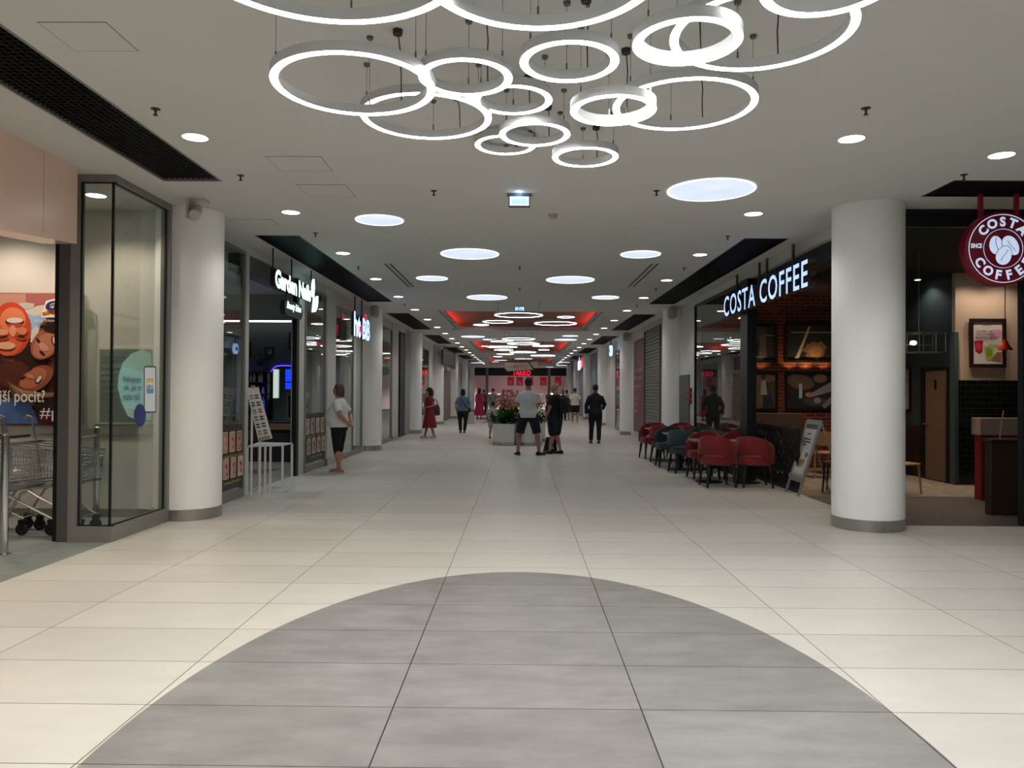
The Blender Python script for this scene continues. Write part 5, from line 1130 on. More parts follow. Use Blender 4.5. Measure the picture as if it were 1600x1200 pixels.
# ================================================================ COFFEE TERRACE FURNITURE
vel_r = M('velvet_red', '#7d141c', .75, sheen=.15); vel_b = M('velvet_blue', '#2b3a46', .75, sheen=.15); leg_b = M('chair_leg_black', '#0c0b0b', .45)
top_w = M('table_top_wood', '#8d765f', .45, nscale=5, namt=.12, nstretch=(1, 8, 1))
def tub_chair(name, label, mat, loc, rz, group):
    t = thing(name, label, 'chair', loc, rz, group)
    m = MB(); n = 28; prof = [(.95, .36), (1.12, .385), (1.12, .47), (1.03, .50), (.3, .505)]
    m.loft([[(.245*k*math.copysign(abs(math.cos(a))**.7, math.cos(a)), .24*k*math.copysign(abs(math.sin(a))**.7, math.sin(a))+.01, z) for a in [2*PI*i/n for i in range(n)]] for k, z in prof]); m.build('seat', mat, t, smooth=True)
    # curved back and arm shell, open to +y
    m = MB(); N = 30; rings = []
    for i in range(N+1):
        a = math.radians(-20-(220*i/N)); s = abs(i/N-.5)*2     # 0 at back middle, 1 at arm ends
        zt = .835-.19*s**2.4; zb = .39 if s > .55 else .39+.145*min(1, (.55-s)/.1)
        ro, ri = 1.0, .84
        f_ = 1-.10*(1-s)*0
        def pt(k, z, fl=0): 
            kk = k*(1.06-.10*max(0, (z-.62)/.2)**2)
            return (.30*kk*math.cos(a), .29*kk*math.sin(a)+.02, z)
        e = .02
        rings.append([pt(ri, zb+e), pt(ri+.03, zb), pt(ro-.03, zb), pt(ro, zb+e), pt(ro, zt-e), pt(ro-.03, zt), pt(ri+.03, zt), pt(ri, zt-e)])
    m.loft(rings); m.build('backrest', mat, t, smooth=True)
    m = MB(); m.box(-.2, .2, -.2, .2, .37, .41); m.build('seat_frame', leg_b, t)
    for sx, sy in ((-1, -1), (1, -1), (-1, 1), (1, 1)):
        m = MB(); m.tube([(sx*.19, sy*.18, .40), (sx*.235, sy*.235, 0)], [.030, .016], 10); m.build('leg', leg_b, t, smooth=True)
    return t
def small_table(label, loc, rz=0):
    t = thing('cafe_table', label, 'table', loc, rz, 'small tables on the coffee terrace')
    m = MB(); m.box(-.3, .3, -.3, .3, .70, .73, bev=.008); m.build('tabletop', top_w, t)
    m = MB(); m.cyl(0, 0, .02, .70, .035, n=16); m.build('column', leg_b, t, smooth=True)
    m = MB(); m.lathe(0, 0, [(.23, 0), (.23, .012), (.05, .03)], 32); m.build('base_plate', leg_b, t, smooth=True); return t
GRN = 'tub chairs on the coffee terrace'
c0 = tub_chair('tub_chair', 'red velvet tub chair seen from behind, left of the nearest pair', vel_r, (3.26, 12.72, 0), math.radians(3), GRN)
b0 = tub_chair('tub_chair', 'blue-grey velvet tub chair seen from behind in the middle row, nearest the mall', vel_b, (3.16, 14.85, 0), math.radians(6), GRN)
for src, x, y, rz, lab in [
    (c0, 3.87, 12.70, -4, 'red velvet tub chair seen from behind, right of the nearest pair, next to the fence'),
    (c0, 3.31, 13.92, 183, 'red tub chair facing the viewer behind the nearest left table'),
    (c0, 3.88, 13.95, 178, 'red tub chair facing the viewer behind the nearest right table'),
    (b0, 3.80, 14.95, 0, 'blue-grey tub chair seen from behind beside the window, middle row'),
    (b0, 3.10, 16.05, 180, 'blue-grey tub chair facing the viewer at the middle left table'),
    (b0, 3.76, 16.1, 180, 'blue-grey tub chair facing the viewer at the middle right table'),
    (c0, 3.16, 16.95, 5, 'red tub chair seen from behind in the farthest row, nearest the mall'),
    (c0, 3.78, 17.0, 0, 'red tub chair seen from behind in the farthest row, beside the window'),
    (c0, 3.10, 18.1, 188, 'red tub chair facing the viewer, farthest left of all the cafe chairs'),
    (c0, 3.74, 18.15, 180, 'red tub chair facing the viewer in the farthest row by the white wall')]:
    c = copy_tree(src); c.location = (x-.0, y, 0); c.rotation_euler = (0, 0, math.radians(rz)); c['label'] = lab
t0 = small_table('small wooden table behind the nearest left red chair', (3.27, 13.34, 0))
for x, y, lab in ((3.89, 13.24, 'small wooden table behind the nearest right red chair'), (3.2, 15.45, 'small wooden table between the blue-grey chairs nearest the mall'), (3.66, 15.52, 'small wooden table between the blue-grey chairs beside the window'), (3.18, 17.52, 'farthest small wooden table nearest the mall'), (3.66, 17.57, 'farthest small wooden table beside the window')):
    c = copy_tree(t0); c.location = (x, y, 0); c['label'] = lab
# ================================================================ PEOPLE
def ring_pts(c, t, rx, ry, n=14, up=None):
    """ellipse of n points round c in the plane normal to t; rx along the side axis"""
    t = Vector(t).normalized(); side = Vector((1, 0, 0)) if abs(t.x) < .85 else Vector((0, 1, 0))
    f = t.cross(side).normalized(); s = f.cross(t).normalized()
    return [tuple(Vector(c)+s*rx*math.cos(2*PI*i/n)+f*ry*math.sin(2*PI*i/n)) for i in range(n)]
def limb(m, pts, rad):
    P = [Vector(p) for p in pts]; R = []
    for i, p in enumerate(P):
        t = (P[min(i+1, len(P)-1)]-P[max(i-1, 0)]); r = rad[i]; rx, ry = r if isinstance(r, tuple) else (r, r); R.append(ring_pts(p, t, rx, ry))
    m.loft(R)
def stack(m, rings):   # rings (cx, cy, z, rx, ry)
    m.loft([[(cx+rx*math.cos(2*PI*i/22), cy_+ry*math.sin(2*PI*i/22), z) for i in range(22)] for cx, cy_, z, rx, ry in rings])
def remesh(m, name, mat, parent, vox, smooth=2, noise_amt=0, nscale=20):
    o = m.build(name, mat, None); r = o.modifiers.new('r', 'REMESH'); r.mode = 'VOXEL'; r.voxel_size = vox
    s = o.modifiers.new('s', 'SMOOTH'); s.iterations = smooth; s.factor = .5
    bpy.context.view_layer.update(); dg = bpy.context.evaluated_depsgraph_get()
    me = D.meshes.new_from_object(o.evaluated_get(dg)); o.modifiers.clear(); old = o.data; o.data = me; D.meshes.remove(old); me.name = name
    if not me.materials: me.materials.append(mat)
    me.polygons.foreach_set('use_smooth', [True]*len(me.polygons))
    if noise_amt:
        for v in me.vertices: v.co += Vector(mnoise.noise_vector(v.co*nscale))*noise_amt
    o.parent = parent; return o
def person(label, loc, rz, Hh, P, name='person', vox=.011):
    """local frame: +y = the way the person faces, +x = right hand side"""
    k = Hh/1.75; g = P.get('g', 1.0)
    root = thing(name, label, 'person', loc, rz); root.scale = (k, k, k)
    skin = M('skin_'+P.get('skin', '#b98a72').lstrip('#'), P.get('skin', '#b98a72'), .55)
    J = dict(hl=(-.095*g, 0, .90), hr=(.095*g, 0, .90), kl=(-.11, .01, .49), kr=(.11, .01, .49), al=(-.12, -.02, .085), ar=(.12, -.02, .085),
             sl=(-.170*g**.5, -.01, 1.375), sr=(.170*g**.5, -.01, 1.375), el=(-.245*g**.6, -.04, 1.13), er=(.245*g**.6, -.04, 1.13), wl=(-.235*g**.6, .05, .89), wr=(.235*g**.6, .05, .89), tl=None, tr=None)
    J.update(P.get('j', {})); lean = P.get('lean', 0)
    b = MB(); belly = P.get('belly', 0)
    torso = [(0, 0, .80, .10*g, .09*g), (0, -.005, .86, .165*g, .115*g), (0, -.01, .93, .172*g, .122*g), (0, belly*.3, 1.02, .150*g, .11*g+belly*.5), (0, belly*.5, 1.12, .142*g, .105*g+belly*.6), (0, belly*.2, 1.24, .158*g, .115*g+belly*.2), (0, 0, 1.33, .168*g**.7, .112*g**.7), (0, -.01, 1.385, .165*g**.5, .095), (0, -.014, 1.425, .140*g**.4, .080), (0, -.014, 1.458, .100, .068), (0, -.01, 1.49, .066, .066), (0, .0, 1.56, .060, .064)]
    stack(b, torso)
    hy = P.get('head_yaw', 0); tilt = P.get('head_tilt', 0)
    hx = Matrix.Translation((0, .012, 1.55)) @ Matrix.Rotation(hy, 4, 'Z') @ Matrix.Rotation(tilt, 4, 'X') @ Matrix.Translation((0, 0, -1.55))
    hb = MB()
    stack(hb, [(0, .045, 1.515, .022, .02), (0, .04, 1.525, .042, .045), (0, .026, 1.555, .058, .07), (0, .016, 1.59, .068, .086), (0, .006, 1.63, .074, .095), (0, .0, 1.665, .076, .098), (0, -.004, 1.70, .072, .092), (0, -.008, 1.728, .055, .07), (0, -.01, 1.745, .03, .038), (0, -.01, 1.75, .008, .01)])
    hb.ell((0, .108, 1.60), .013, .018, .016, 10, 6); hb.loft([ring_pts((0, .098, 1.645), (0, .1, -1), .007, .008, 8), ring_pts((0, .112, 1.605), (0, .1, -1), .012, .012, 8)])
    for s in (-1, 1): hb.ell((s*.077, -.005, 1.625), .012, .02, .032, 10, 6); hb.ell((s*.03, .084, 1.65), .02, .014, .008, 8, 6)
    hb.ell((0, .092, 1.562), .024, .012, .009, 10, 6)
    b.add(hb.v, hb.f, 0, hx)
    def vlerp(a, c, t): return tuple(a[i]+(c[i]-a[i])*t for i in range(3))
    for s in 'lr':
        S, E, Wp = J['s'+s], J['e'+s], J['w'+s]; sg = -1 if s == 'l' else 1
        limb(b, [(sg*.12, S[1], S[2]-.01), S, vlerp(S, E, .45), E, vlerp(E, Wp, .3), vlerp(E, Wp, .85), Wp], [.050, .052*g**.4, .045*g**.5, .040*g**.4, .041*g**.3, .029, .027])
        # hand
        d = (Vector(J['t'+s])-Vector(Wp)).normalized() if J['t'+s] else (Vector(Wp)-Vector(E)).normalized()
        fw = Vector((0, 1, 0)) if abs(d.y) < .8 else Vector((0, 0, 1)); side = d.cross(fw).normalized(); fw = side.cross(d).normalized()
        pc = Vector(Wp)+d*.045
        b.loft([[tuple(Vector(Wp)+d*t+side*(w*.30*math.sin(2*PI*i/12))+fw*(w*math.cos(2*PI*i/12))) for i in range(12)] for t, w in ((-.01, .027), (.03, .036), (.07, .042), (.095, .038))])
        curl = -sg*.6
        for i, L in enumerate((.062, .075, .080, .070)):
            o = Vector(Wp)+d*.085+fw*(-.030+.020*i); d2 = (d+side*curl*.35).normalized(); d3 = (d+side*curl*1.1).normalized(); p1 = o+d*L*.35; p2 = p1+d2*L*.35; p3 = p2+d3*L*.3
            limb(b, [o, p1, p2, p3], [.0098, .0092, .0085, .0065])
        o = Vector(Wp)+d*.025+fw*.026; p1 = o+(d*.7+fw*.7).normalized()*.038; p2 = p1+(d*.95+fw*.25).normalized()*.03; limb(b, [o, p1, p2], [.013, .0105, .008])
        Hp, K, A = J['h'+s], J['k'+s], J['a'+s]
        limb(b, [(Hp[0]*.8, Hp[1], Hp[2]+.04), Hp, vlerp(Hp, K, .35), vlerp(Hp, K, .8), K, vlerp(K, A, .3), vlerp(K, A, .65), A], [.085*g, .092*g, .082*g, .060*g**.7, .054*g**.5, .058*g**.5, .044*g**.4, .036])
        fy = J.get('f'+s, 0)
        fd = Vector((math.sin(fy), math.cos(fy), 0)); toe = Vector(A)+fd*.15; toe.z = A[2]-.055
        limb(b, [Vector(A)+Vector((0, 0, .02)), Vector(A)-fd*.03+Vector((0, 0, -.045)), Vector(A)+fd*.06+Vector((0, 0, -.05)), toe], [.036, .036, .036, .026])
    body = remesh(b, 'body', skin, root, vox*k if vox < .02 else vox, 1)
    # face details
    if P.get('face', True):
        for s in (-1, 1):
            e = MB(); e.ell((s*.030, .090, 1.638), .0105, .008, .0065, 10, 6, xf=hx); ey = e.build('eye', M('eye_white', '#d8d4ce', .3), root, smooth=True)
            e = MB(); e.ell((s*.030, .0965, 1.638), .005, .003, .005, 8, 6, xf=hx); e.build('pupil', M('pupil', '#1c130e', .3), ey)
            e = MB(); e.tube([(s*.013, .098, 1.657), (s*.03, .097, 1.662), (s*.046, .085, 1.657)], .003, 5, xf=hx); e.build('eyebrow', M('hair_'+P.get('hair', '#1a1310').lstrip('#'), P.get('hair', '#1a1310'), .7), root)
        e = MB(); e.tube([(-.022, .098, 1.564), (0, .105, 1.562), (.022, .098, 1.564)], [.003, .005, .003], 6, xf=hx); e.build('mouth', M('lips', '#8a4640', .5), root)
    # hair
    st = P.get('hairstyle', 'short'); hm = M('hair_'+P.get('hair', '#1a1310').lstrip('#'), P.get('hair', '#1a1310'), .75)
    if st != 'bald':
        h = MB(); q = MB()
        if st == 'short': stack(q, [(0, -.035, 1.58, .055, .062), (0, -.032, 1.62, .076, .078), (0, -.024, 1.66, .083, .088), (0, -.014, 1.70, .082, .095), (0, -.01, 1.735, .064, .078), (0, -.01, 1.762, .02, .03)])
        elif st == 'bob': stack(q, [(0, -.05, 1.50, .07, .05), (0, -.04, 1.54, .092, .075), (0, -.03, 1.60, .097, .09), (0, -.022, 1.66, .094, .095), (0, -.012, 1.71, .088, .098), (0, -.01, 1.75, .062, .075), (0, -.01, 1.772, .02, .03)])
        elif st == 'curly': stack(q, [(0, -.055, 1.46, .08, .055), (0, -.05, 1.50, .115, .09), (0, -.035, 1.58, .128, .112), (0, -.022, 1.66, .124, .118), (0, -.012, 1.73, .10, .105), (0, -.01, 1.775, .06, .07), (0, -.01, 1.79, .02, .02)])
        elif st == 'long': stack(q, [(0, -.085, 1.22, .05, .02), (0, -.085, 1.30, .085, .035), (0, -.07, 1.42, .10, .05), (0, -.045, 1.52, .095, .075), (0, -.03, 1.60, .09, .088), (0, -.018, 1.68, .086, .096), (0, -.01, 1.74, .068, .08), (0, -.01, 1.768, .02, .03)])
        h.add(q.v, q.f, 0, hx); remesh(h, 'hair', hm, root, .012, 1, .012 if st == 'curly' else .004, 34)
    # clothes
    def cloth(nm, m, col, nz=.004, rough=.85, v=None): return remesh(m, nm, M('cloth_'+col.lstrip('#'), col, rough), root, (v or vox*1.25), 2, nz, 9)
    i_ = .016
    top = P.get('top'); 
    if top:
        m = MB(); hem = P.get('hem', .90); lo = P.get('loose', .012); ts = [r for r in torso if r[2] >= .84 and r[2] < 1.46]
        R = [(0, belly*.3-.004, hem, (.172*g)+lo+.014, .122*g+lo+.014+belly*.3)]+[(cx, cy_, z, rx+i_*.7+lo, ry+i_*.7+lo) for cx, cy_, z, rx, ry in ts if z > hem+.02]
        R[-1] = (R[-1][0], R[-1][1], 1.474, .090, .078)
        stack(m, R); sl = P.get('sleeve', .75)
        for s in 'lr':
            S, E, Wp = J['s'+s], J['e'+s], J['w'+s]; sg = -1 if s == 'l' else 1
            if sl <= 1: limb(m, [(sg*.10, S[1], S[2]+.005), S, vlerp(S, E, sl*.5), vlerp(S, E, sl)], [.054, .060*g**.4+lo*.3, .057*g**.5+lo*.6, .058*g**.5+lo*.8])
            else: limb(m, [(sg*.10, S[1], S[2]+.005), S, vlerp(S, E, .5), E, vlerp(E, Wp, .5), vlerp(E, Wp, .96)], [.054, .060*g**.4+lo*.3, .054*g**.5+lo*.8, .050+lo*.7, .042+lo*.7, .036+lo*.7])
        cloth(P.get('topname', 't_shirt'), m, top)
    if P.get('hood'):
        m = MB(); m.ell((0, -.075, 1.455), .105, .06, .055, 16, 10); m.ell((0, -.02, 1.475), .085, .08, .035, 16, 8); cloth('hood', m, top)
    bt = P.get('bottom')
    if bt:
        m = MB(); ln = P.get('leglen', 2.0); wd = P.get('wide', .012)
        stack(m, [(0, -.01, .79, .12*g, .10*g)]+[(cx, cy_, z, rx+.022, ry+.024) for cx, cy_, z, rx, ry in torso if .85 < z < 1.0]+[(0, belly*.2, P.get('waist', 1.0), .155*g+.016, .112*g+.02+belly*.4)])
        for s in 'lr':
            Hp, K, A = J['h'+s], J['k'+s], J['a'+s]
            pts = [(Hp[0]*.8, Hp[1], Hp[2]+.04), Hp, vlerp(Hp, K, .4), vlerp(Hp, K, .85)]; rr = [.09*g+wd, .098*g+wd, .088*g+wd, .068*g**.7+wd*1.2]
            if ln <= 1: pts.append(vlerp(Hp, K, ln)); rr.append(.066*g**.7+wd*1.7)
            else: q = min(ln-1, .97); pts += [vlerp(K, A, .02), vlerp(K, A, q*.5), vlerp(K, A, q)]; rr += [.060*g**.6+wd, .056*g**.5+wd, .050+wd*.8]
            limb(m, pts, rr)
        cloth(P.get('botname', 'trousers'), m, bt, .003)
    dr = P.get('dress')
    if dr:
        m = MB(); hz = P.get('hem', .38); fl = P.get('flare', .27)
        R = [(0, -.01, hz, fl, fl*.8), (0, -.01, hz+.15, fl*.93, fl*.74), (0, -.01, .75, .215*g, .17*g), (0, -.01, .93, .195*g, .145*g)]+[(cx, cy_, z, rx+.022, ry+.02) for cx, cy_, z, rx, ry in torso if 1.0 < z < 1.43]
        R.append((0, -.01, 1.462, .085, .075)); stack(m, R)
        for s in 'lr': S, E = J['s'+s], J['e'+s]; sg = -1 if s == 'l' else 1; limb(m, [(sg*.10, S[1], S[2]+.005), S, vlerp(S, E, .5)], [.054, .062, .06])
        o = cloth('dress', m, dr, .0)
        for v in o.data.vertices:
            if v.co.z < .95: a = math.atan2(v.co.y, v.co.x); f_ = (.95-v.co.z)/.6*.02; v.co.x += math.cos(a)*f_*math.sin(a*9); v.co.y += math.sin(a)*f_*math.sin(a*9)
    sh = P.get('shoes', '#141414')
    for s in 'lr':
        A = Vector(J['a'+s]); fy = J.get('f'+s, 0); fd = Vector((math.sin(fy), math.cos(fy), 0)); m = MB(); z0 = A.z-.085; up = P.get('shoe_up', .09)
        pr_ = [(-.075, .030, .06), (-.055, .042, up), (0, .044, up), (.05, .047, .065), (.12, .050, .05), (.175, .040, .04), (.195, .02, .03)]
        sd = Vector((fd.y, -fd.x, 0)); rings = []
        for y, w, h in pr_: c = A+fd*y; c.z = z0; rings.append([tuple(c+sd*(w*math.cos(a_))+Vector((0, 0, h*.5+h*.5*math.copysign(abs(math.sin(a_))**.6, math.sin(a_))))) for a_ in [2*PI*i/14 for i in range(14)]])
        m.loft(rings); so = m.build('shoe', M('shoe_'+sh.lstrip('#'), sh, .6), root, smooth=True)
        if P.get('sole'):
            m = MB(); m.loft([[tuple(Vector(p[:2]+(z0+dz,))+Vector(((p[0]-A.x)*.05, (p[1]-A.y)*.03, 0))) for p in [tuple(A+fd*y+sd*w*sg2) for sg2, L in ((1, pr_), (-1, pr_[::-1])) for y, w, h in L]] for dz in (0, .022)]); m.build('sole', M('sole_'+P['sole'].lstrip('#'), P['sole'], .6), so)
    if P.get('glasses'):
        m = MB()
        for s in (-1, 1): m.tube([(s*.031+.019*math.cos(a_), .104, 1.637+.015*math.sin(a_)) for a_ in [2*PI*i/14 for i in range(14)]], .002, 5, closed=True, xf=hx); m.tube([(s*.05, .102, 1.642), (s*.078, .06, 1.642), (s*.08, -.005, 1.637)], .002, 5, xf=hx)
        m.build('glasses', black_m, root)
    if P.get('strap'):
        a, c_, col = P['strap']; m = MB(); m.loft([[tuple(Vector(p)+o) for o in (Vector((0, 0, 0)), Vector((.02, 0, .02)), Vector((.02, -.006, .02)), Vector((0, -.006, 0)))] for p in [a, tuple((Vector(a)+Vector(c_))/2+Vector((0, -.012, 0))), c_]]); m.build('bag_strap', M('strap_'+col.lstrip('#'), col, .6), root)
    return root
def wpt(root, p): return root.matrix_basis @ Vector(p)
def face_to(dx, dy): return math.atan2(-dx, dy)      # heading so that local +y points along (dx,dy)
# 1 woman in white t-shirt, left, in profile facing the shop (to the left), hands behind her back
p = at_z(529, 738)
person('woman in white t-shirt and black cropped trousers facing the left shops', (p.x, p.y, 0), face_to(-1, .12), 1.66,
    dict(g=1.22, belly=.12, hair='#5a4130', hairstyle='bob', top='#dcdcda', hem=.90, loose=.02, sleeve=.72, bottom='#0b0c12', leglen=1.55, wide=.0, shoes='#b06a6c', shoe_up=.05, sole='#c9a9a4', glasses=True, botname='cropped_trousers', skin='#b4826c',
         j=dict(el=(-.29, -.13, 1.14), er=(.29, -.13, 1.14), wl=(-.09, -.235, .965), wr=(.09, -.235, .975), tl=(.03, -.27, .90), tr=(-.03, -.27, .90), ar=(.10, .04, .085), al=(-.10, -.06, .085))), vox=.010)
# 2 woman in red dress
p = at_z(671, 684)
r2 = person('woman in long red dress with curly dark hair near the left columns', (p.x, p.y, 0), face_to(-.75, -.55), 1.64,
    dict(g=1.05, hair='#1d1411', hairstyle='curly', dress='#8c2630', hem=.36, flare=.29, skin='#a97b66', shoes='#c9b8a0', shoe_up=.05, j=dict(el=(-.26, -.02, 1.14), wl=(-.12, .18, 1.08), er=(.26, -.02, 1.14), wr=(.14, .16, 1.0), ar=(.12, .12, .085), al=(-.11, -.12, .085)), strap=((.08, -.12, 1.44), (-.2, -.13, 1.1), '#c9b8ae')), vox=.012)
def bag(name, label, c, size, col, rz=0, handle=True, soft=True, hm=None, cat='bag'):
    t = thing(name, label, cat, c, rz); w, d, h = size; m = MB()
    if soft: stack(m, [(0, 0, 0, w*.44, d*.5), (0, 0, h*.12, w*.52, d*.55), (0, 0, h*.6, w*.5, d*.5), (0, 0, h*.92, w*.4, d*.3), (0, 0, h, w*.34, d*.12)])
    else: m.loft([[(-w/2, -d/2, 0), (w/2, -d/2, 0), (w/2, d/2, 0), (-w/2, d/2, 0)], [(-w/2, -d/2, h), (w/2, -d/2, h), (w/2, d/2, h), (-w/2, d/2, h)]])
    m.build('bag_body', M('bag_'+col.lstrip('#'), col, .7), t, smooth=soft)
    if handle:
        for s in (-1, 1): m = MB(); m.tube([(-w*.22, s*d*.25, h*.95), (-w*.18, s*d*.2, h*1.35), (0, s*d*.15, h*1.5), (w*.18, s*d*.2, h*1.35), (w*.22, s*d*.25, h*.95)], .008, 6); m.build('handle', hm or M('bag_'+col.lstrip('#'), ''), t)
    return t
q = at_y(680, 650, r2.location.y+.1); bag('shoulder_bag', 'dark patterned shoulder bag hanging at the side of the woman in red', (q.x, q.y, .74), (.32, .18, .36), '#3d2b2e', .3)
# 3 woman in blue top
p = at_z(723, 677)
r3 = person('woman in blue top and black trousers seen from behind left of the planter', (p.x, p.y, 0), face_to(.05, 1), 1.63,
    dict(g=1.18, hair='#15110f', hairstyle='bob', top='#587590', loose=.02, hem=.88, sleeve=.85, bottom='#0d1018', leglen=1.95, wide=.012, skin='#a97c63', shoes='#1a1a1a', sole='#d0d0cc', face=False, topname='blouse', strap=((-.12, -.145, 1.43), (.2, -.185, .98), '#0e0e12'), j=dict(al=(-.09, .03, .085), ar=(.07, -.03, .085))), vox=.013)
q = wpt(r3, (.29, .08, .42)); bag('shopping_bag', 'white paper shopping bag in the right hand of the woman in blue', (q.x, q.y, .34), (.3, .14, .40), '#c3c4c4', .1, soft=False)
q = wpt(r3, (.24, -.02, .80)); bag('crossbody_bag', 'small black cross-body bag at the hip of the woman in blue', (q.x, q.y, .78), (.16, .08, .16), '#0f0f12', handle=False)
# 4 woman in pink dress
p = at_z(749, 655)
person('woman in long bright pink dress with long dark hair, far down the mall', (p.x, p.y, 0), face_to(.5, .9), 1.74, dict(hair='#1a110f', hairstyle='long', dress='#b02558', hem=.22, flare=.33, skin='#a8755f', shoes='#8c3040', face=False, g=1.05), vox=.016)
# 5 person in olive t-shirt beyond the planter
p = at_z(770, 655)
person('distant person in pale olive t-shirt seen from behind, above the child', (p.x, p.y, 0), face_to(.1, 1), 1.74, dict(hair='#2a211c', top='#85857a', bottom='#8f9088', shoes='#222222', g=1.1, face=False), vox=.016)
# 6 child walking behind the planter
p = at_z(764, 686)
person('child in white patterned t-shirt and pale shorts beside the left end of the planter', (p.x+.12, p.y, 0), face_to(.15, 1), 1.22, dict(hair='#1a1411', top='#b9bcb0', bottom='#9a9c94', leglen=.85, wide=.02, loose=.02, g=1.1, skin='#a07a58', shoes='#3a2b22', face=False, botname='shorts', j=dict(al=(-.09, -.22, .12), kl=(-.1, -.03, .47), ar=(.09, .1, .085))), vox=.013)
# 7 man in white t-shirt
p = at_z(825, 711)
person('tall man in white t-shirt and navy shorts standing in front of the planter', (p.x, p.y, 0), face_to(.06, 1), 1.88,
    dict(g=1.12, hair='#15110f', top='#c6ccd0', loose=.02, hem=.85, sleeve=.8, bottom='#0c1424', leglen=.98, wide=.022, skin='#9c7362', shoes='#15161a', face=False, botname='shorts',
         j=dict(al=(-.23, -.02, .085), ar=(.25, -.02, .085), kl=(-.19, .01, .49), kr=(.2, .01, .49), hl=(-.11, 0, .9), hr=(.11, 0, .9), fl=-.35, fr=.75, el=(-.25, .06, 1.16), wl=(-.1, .24, 1.15), er=(.25, .06, 1.16), wr=(.1, .24, 1.17))), vox=.011)
# 8 man in black t-shirt, facing left
p = at_z(867, 709)
r8 = person('balding man in black t-shirt and dark shorts facing left, wearing a backpack', (p.x, p.y, 0), face_to(-.85, .5), 1.76,
    dict(g=1.22, belly=.09, hair='#4a3a30', hairstyle='bald', top='#0d0e13', loose=.02, hem=.84, sleeve=.72, bottom='#121826', leglen=1.1, wide=.028, skin='#b07f6c', shoes='#141414', sole='#1c1c1c', botname='shorts',
         j=dict(el=(-.27, .02, 1.13), wl=(-.2, .14, .90), er=(.27, .02, 1.13), wr=(.2, .2, 1.12), al=(-.12, .08, .085), ar=(.13, -.08, .085))), vox=.011)
q = wpt(r8, (0, -.25, 1.0)); t = thing('backpack', 'black backpack on the back of the man in black t-shirt', 'backpack', (q.x, q.y, 1.0), r8.rotation_euler.z)
m = MB(); m.box(-.16, .16, -.10, .10, 0, .46, bev=.07); m.build('main_pocket', M('bag_black', '#0b0d14', .7), t, smooth=True); m = MB(); m.box(-.12, .12, -.15, -.09, .04, .26, bev=.03); m.build('front_pocket', M('bag_black', ''), t, smooth=True)
for s in (-1, 1): m = MB(); m.tube([(s*.1, .1, .42), (s*.12, .2, .47), (s*.13, .36, .4), (s*.14, .38, .2), (s*.13, .12, .05)], .016, 6); m.build('shoulder_strap', M('bag_black', ''), t, smooth=True)
q = at_z(861, 709); t = thing('tote_bag', 'black and white bag standing on the floor at the feet of the man in black', 'bag', (q.x, q.y+.25, 0), .2)
m = MB(); m.loft([[(-.19, -.08, 0), (.17, -.08, 0), (.17, .08, 0), (-.19, .08, 0)], [(-.11, -.05, .40), (.11, -.05, .40), (.11, .05, .40), (-.11, .05, .40)]]); m.build('bag_body', M('bag_black', ''), t)
m = MB(); m.loft([[(-.02, -.083, .1), (.06, -.083, .1), (.05, -.078, .17), (-.01, -.078, .18)], [(-.02, -.086, .1), (.06, -.086, .1), (.05, -.081, .17), (-.01, -.081, .18)]]); m.build('white_patch', M('patch_white', '#a5a5a5', .6), t)
# 9 man in white t-shirt walking away, 10 person beside him, 11 partly hidden dark haired person
p = at_z(898, 662)
person('distant man in white t-shirt and black shorts walking away right of the planter', (p.x, p.y, 0), face_to(-.05, 1), 1.76, dict(g=1.12, hair='#2a201c', top='#c8c4ba', bottom='#0c0d10', leglen=.85, wide=.03, loose=.025, skin='#9c7362', shoes='#c9c9c5', face=False, botname='shorts', j=dict(ar=(.11, -.14, .10), al=(-.11, .12, .085))), vox=.014)
p = at_z(889, 657)
person('distant person in beige shorts half hidden behind the man in white walking away', (p.x-.1, p.y+.6, 0), face_to(.2, 1), 1.68, dict(hair='#1d1613', top='#a89d92', bottom='#8a7866', leglen=.9, skin='#a07866', shoes='#b08a8a', face=False, botname='shorts'), vox=.016)
p = at_z(880, 657)
person('distant dark-haired person in black mostly hidden behind the man with the backpack', (p.x, p.y, 0), face_to(.1, -1), 1.66, dict(hair='#0f0c0b', hairstyle='bob', top='#15151a', bottom='#111114', skin='#a98674', shoes='#111111'), vox=.016)
# 12 person in black hoodie
p = at_z(930, 693)
person('person in black hoodie and black trousers walking away on the right, seen from behind', (p.x, p.y, 0), face_to(-.03, 1), 1.78,
    dict(g=1.04, hair='#100d0c', top='#0c0d13', sleeve=2, loose=.018, hem=.86, bottom='#0b0b0f', leglen=1.96, wide=.012, skin='#7a5a4a', shoes='#15161a', sole='#8a8a8c', face=False, topname='hoodie', hood=1, j=dict(ar=(.10, -.05, .085), al=(-.12, .07, .085), er=(.27, .0, 1.15), wr=(.24, .16, 1.02), el=(-.27, -.03, 1.13), wl=(-.27, .02, .88))), vox=.012)
# 13 people farther on between plants
for i, (px, py, tp, lab) in enumerate(((756, 648, '#6a4a4c', 'very distant person in brown top at the far left end'), (786, 646, '#8a2f3a', 'very distant person in dark red top behind the plants'), (858, 648, '#5d5550', 'very distant person with reddish dark top behind the man with the backpack'))):
    p = at_z(px, py); person(lab, (p.x, p.y, 0), face_to(.3, -1 if i else 1), 1.7, dict(hair='#1a1412', hairstyle='bob' if i else 'short', top=tp, bottom='#1c1c20', skin='#a07866'), vox=.02)
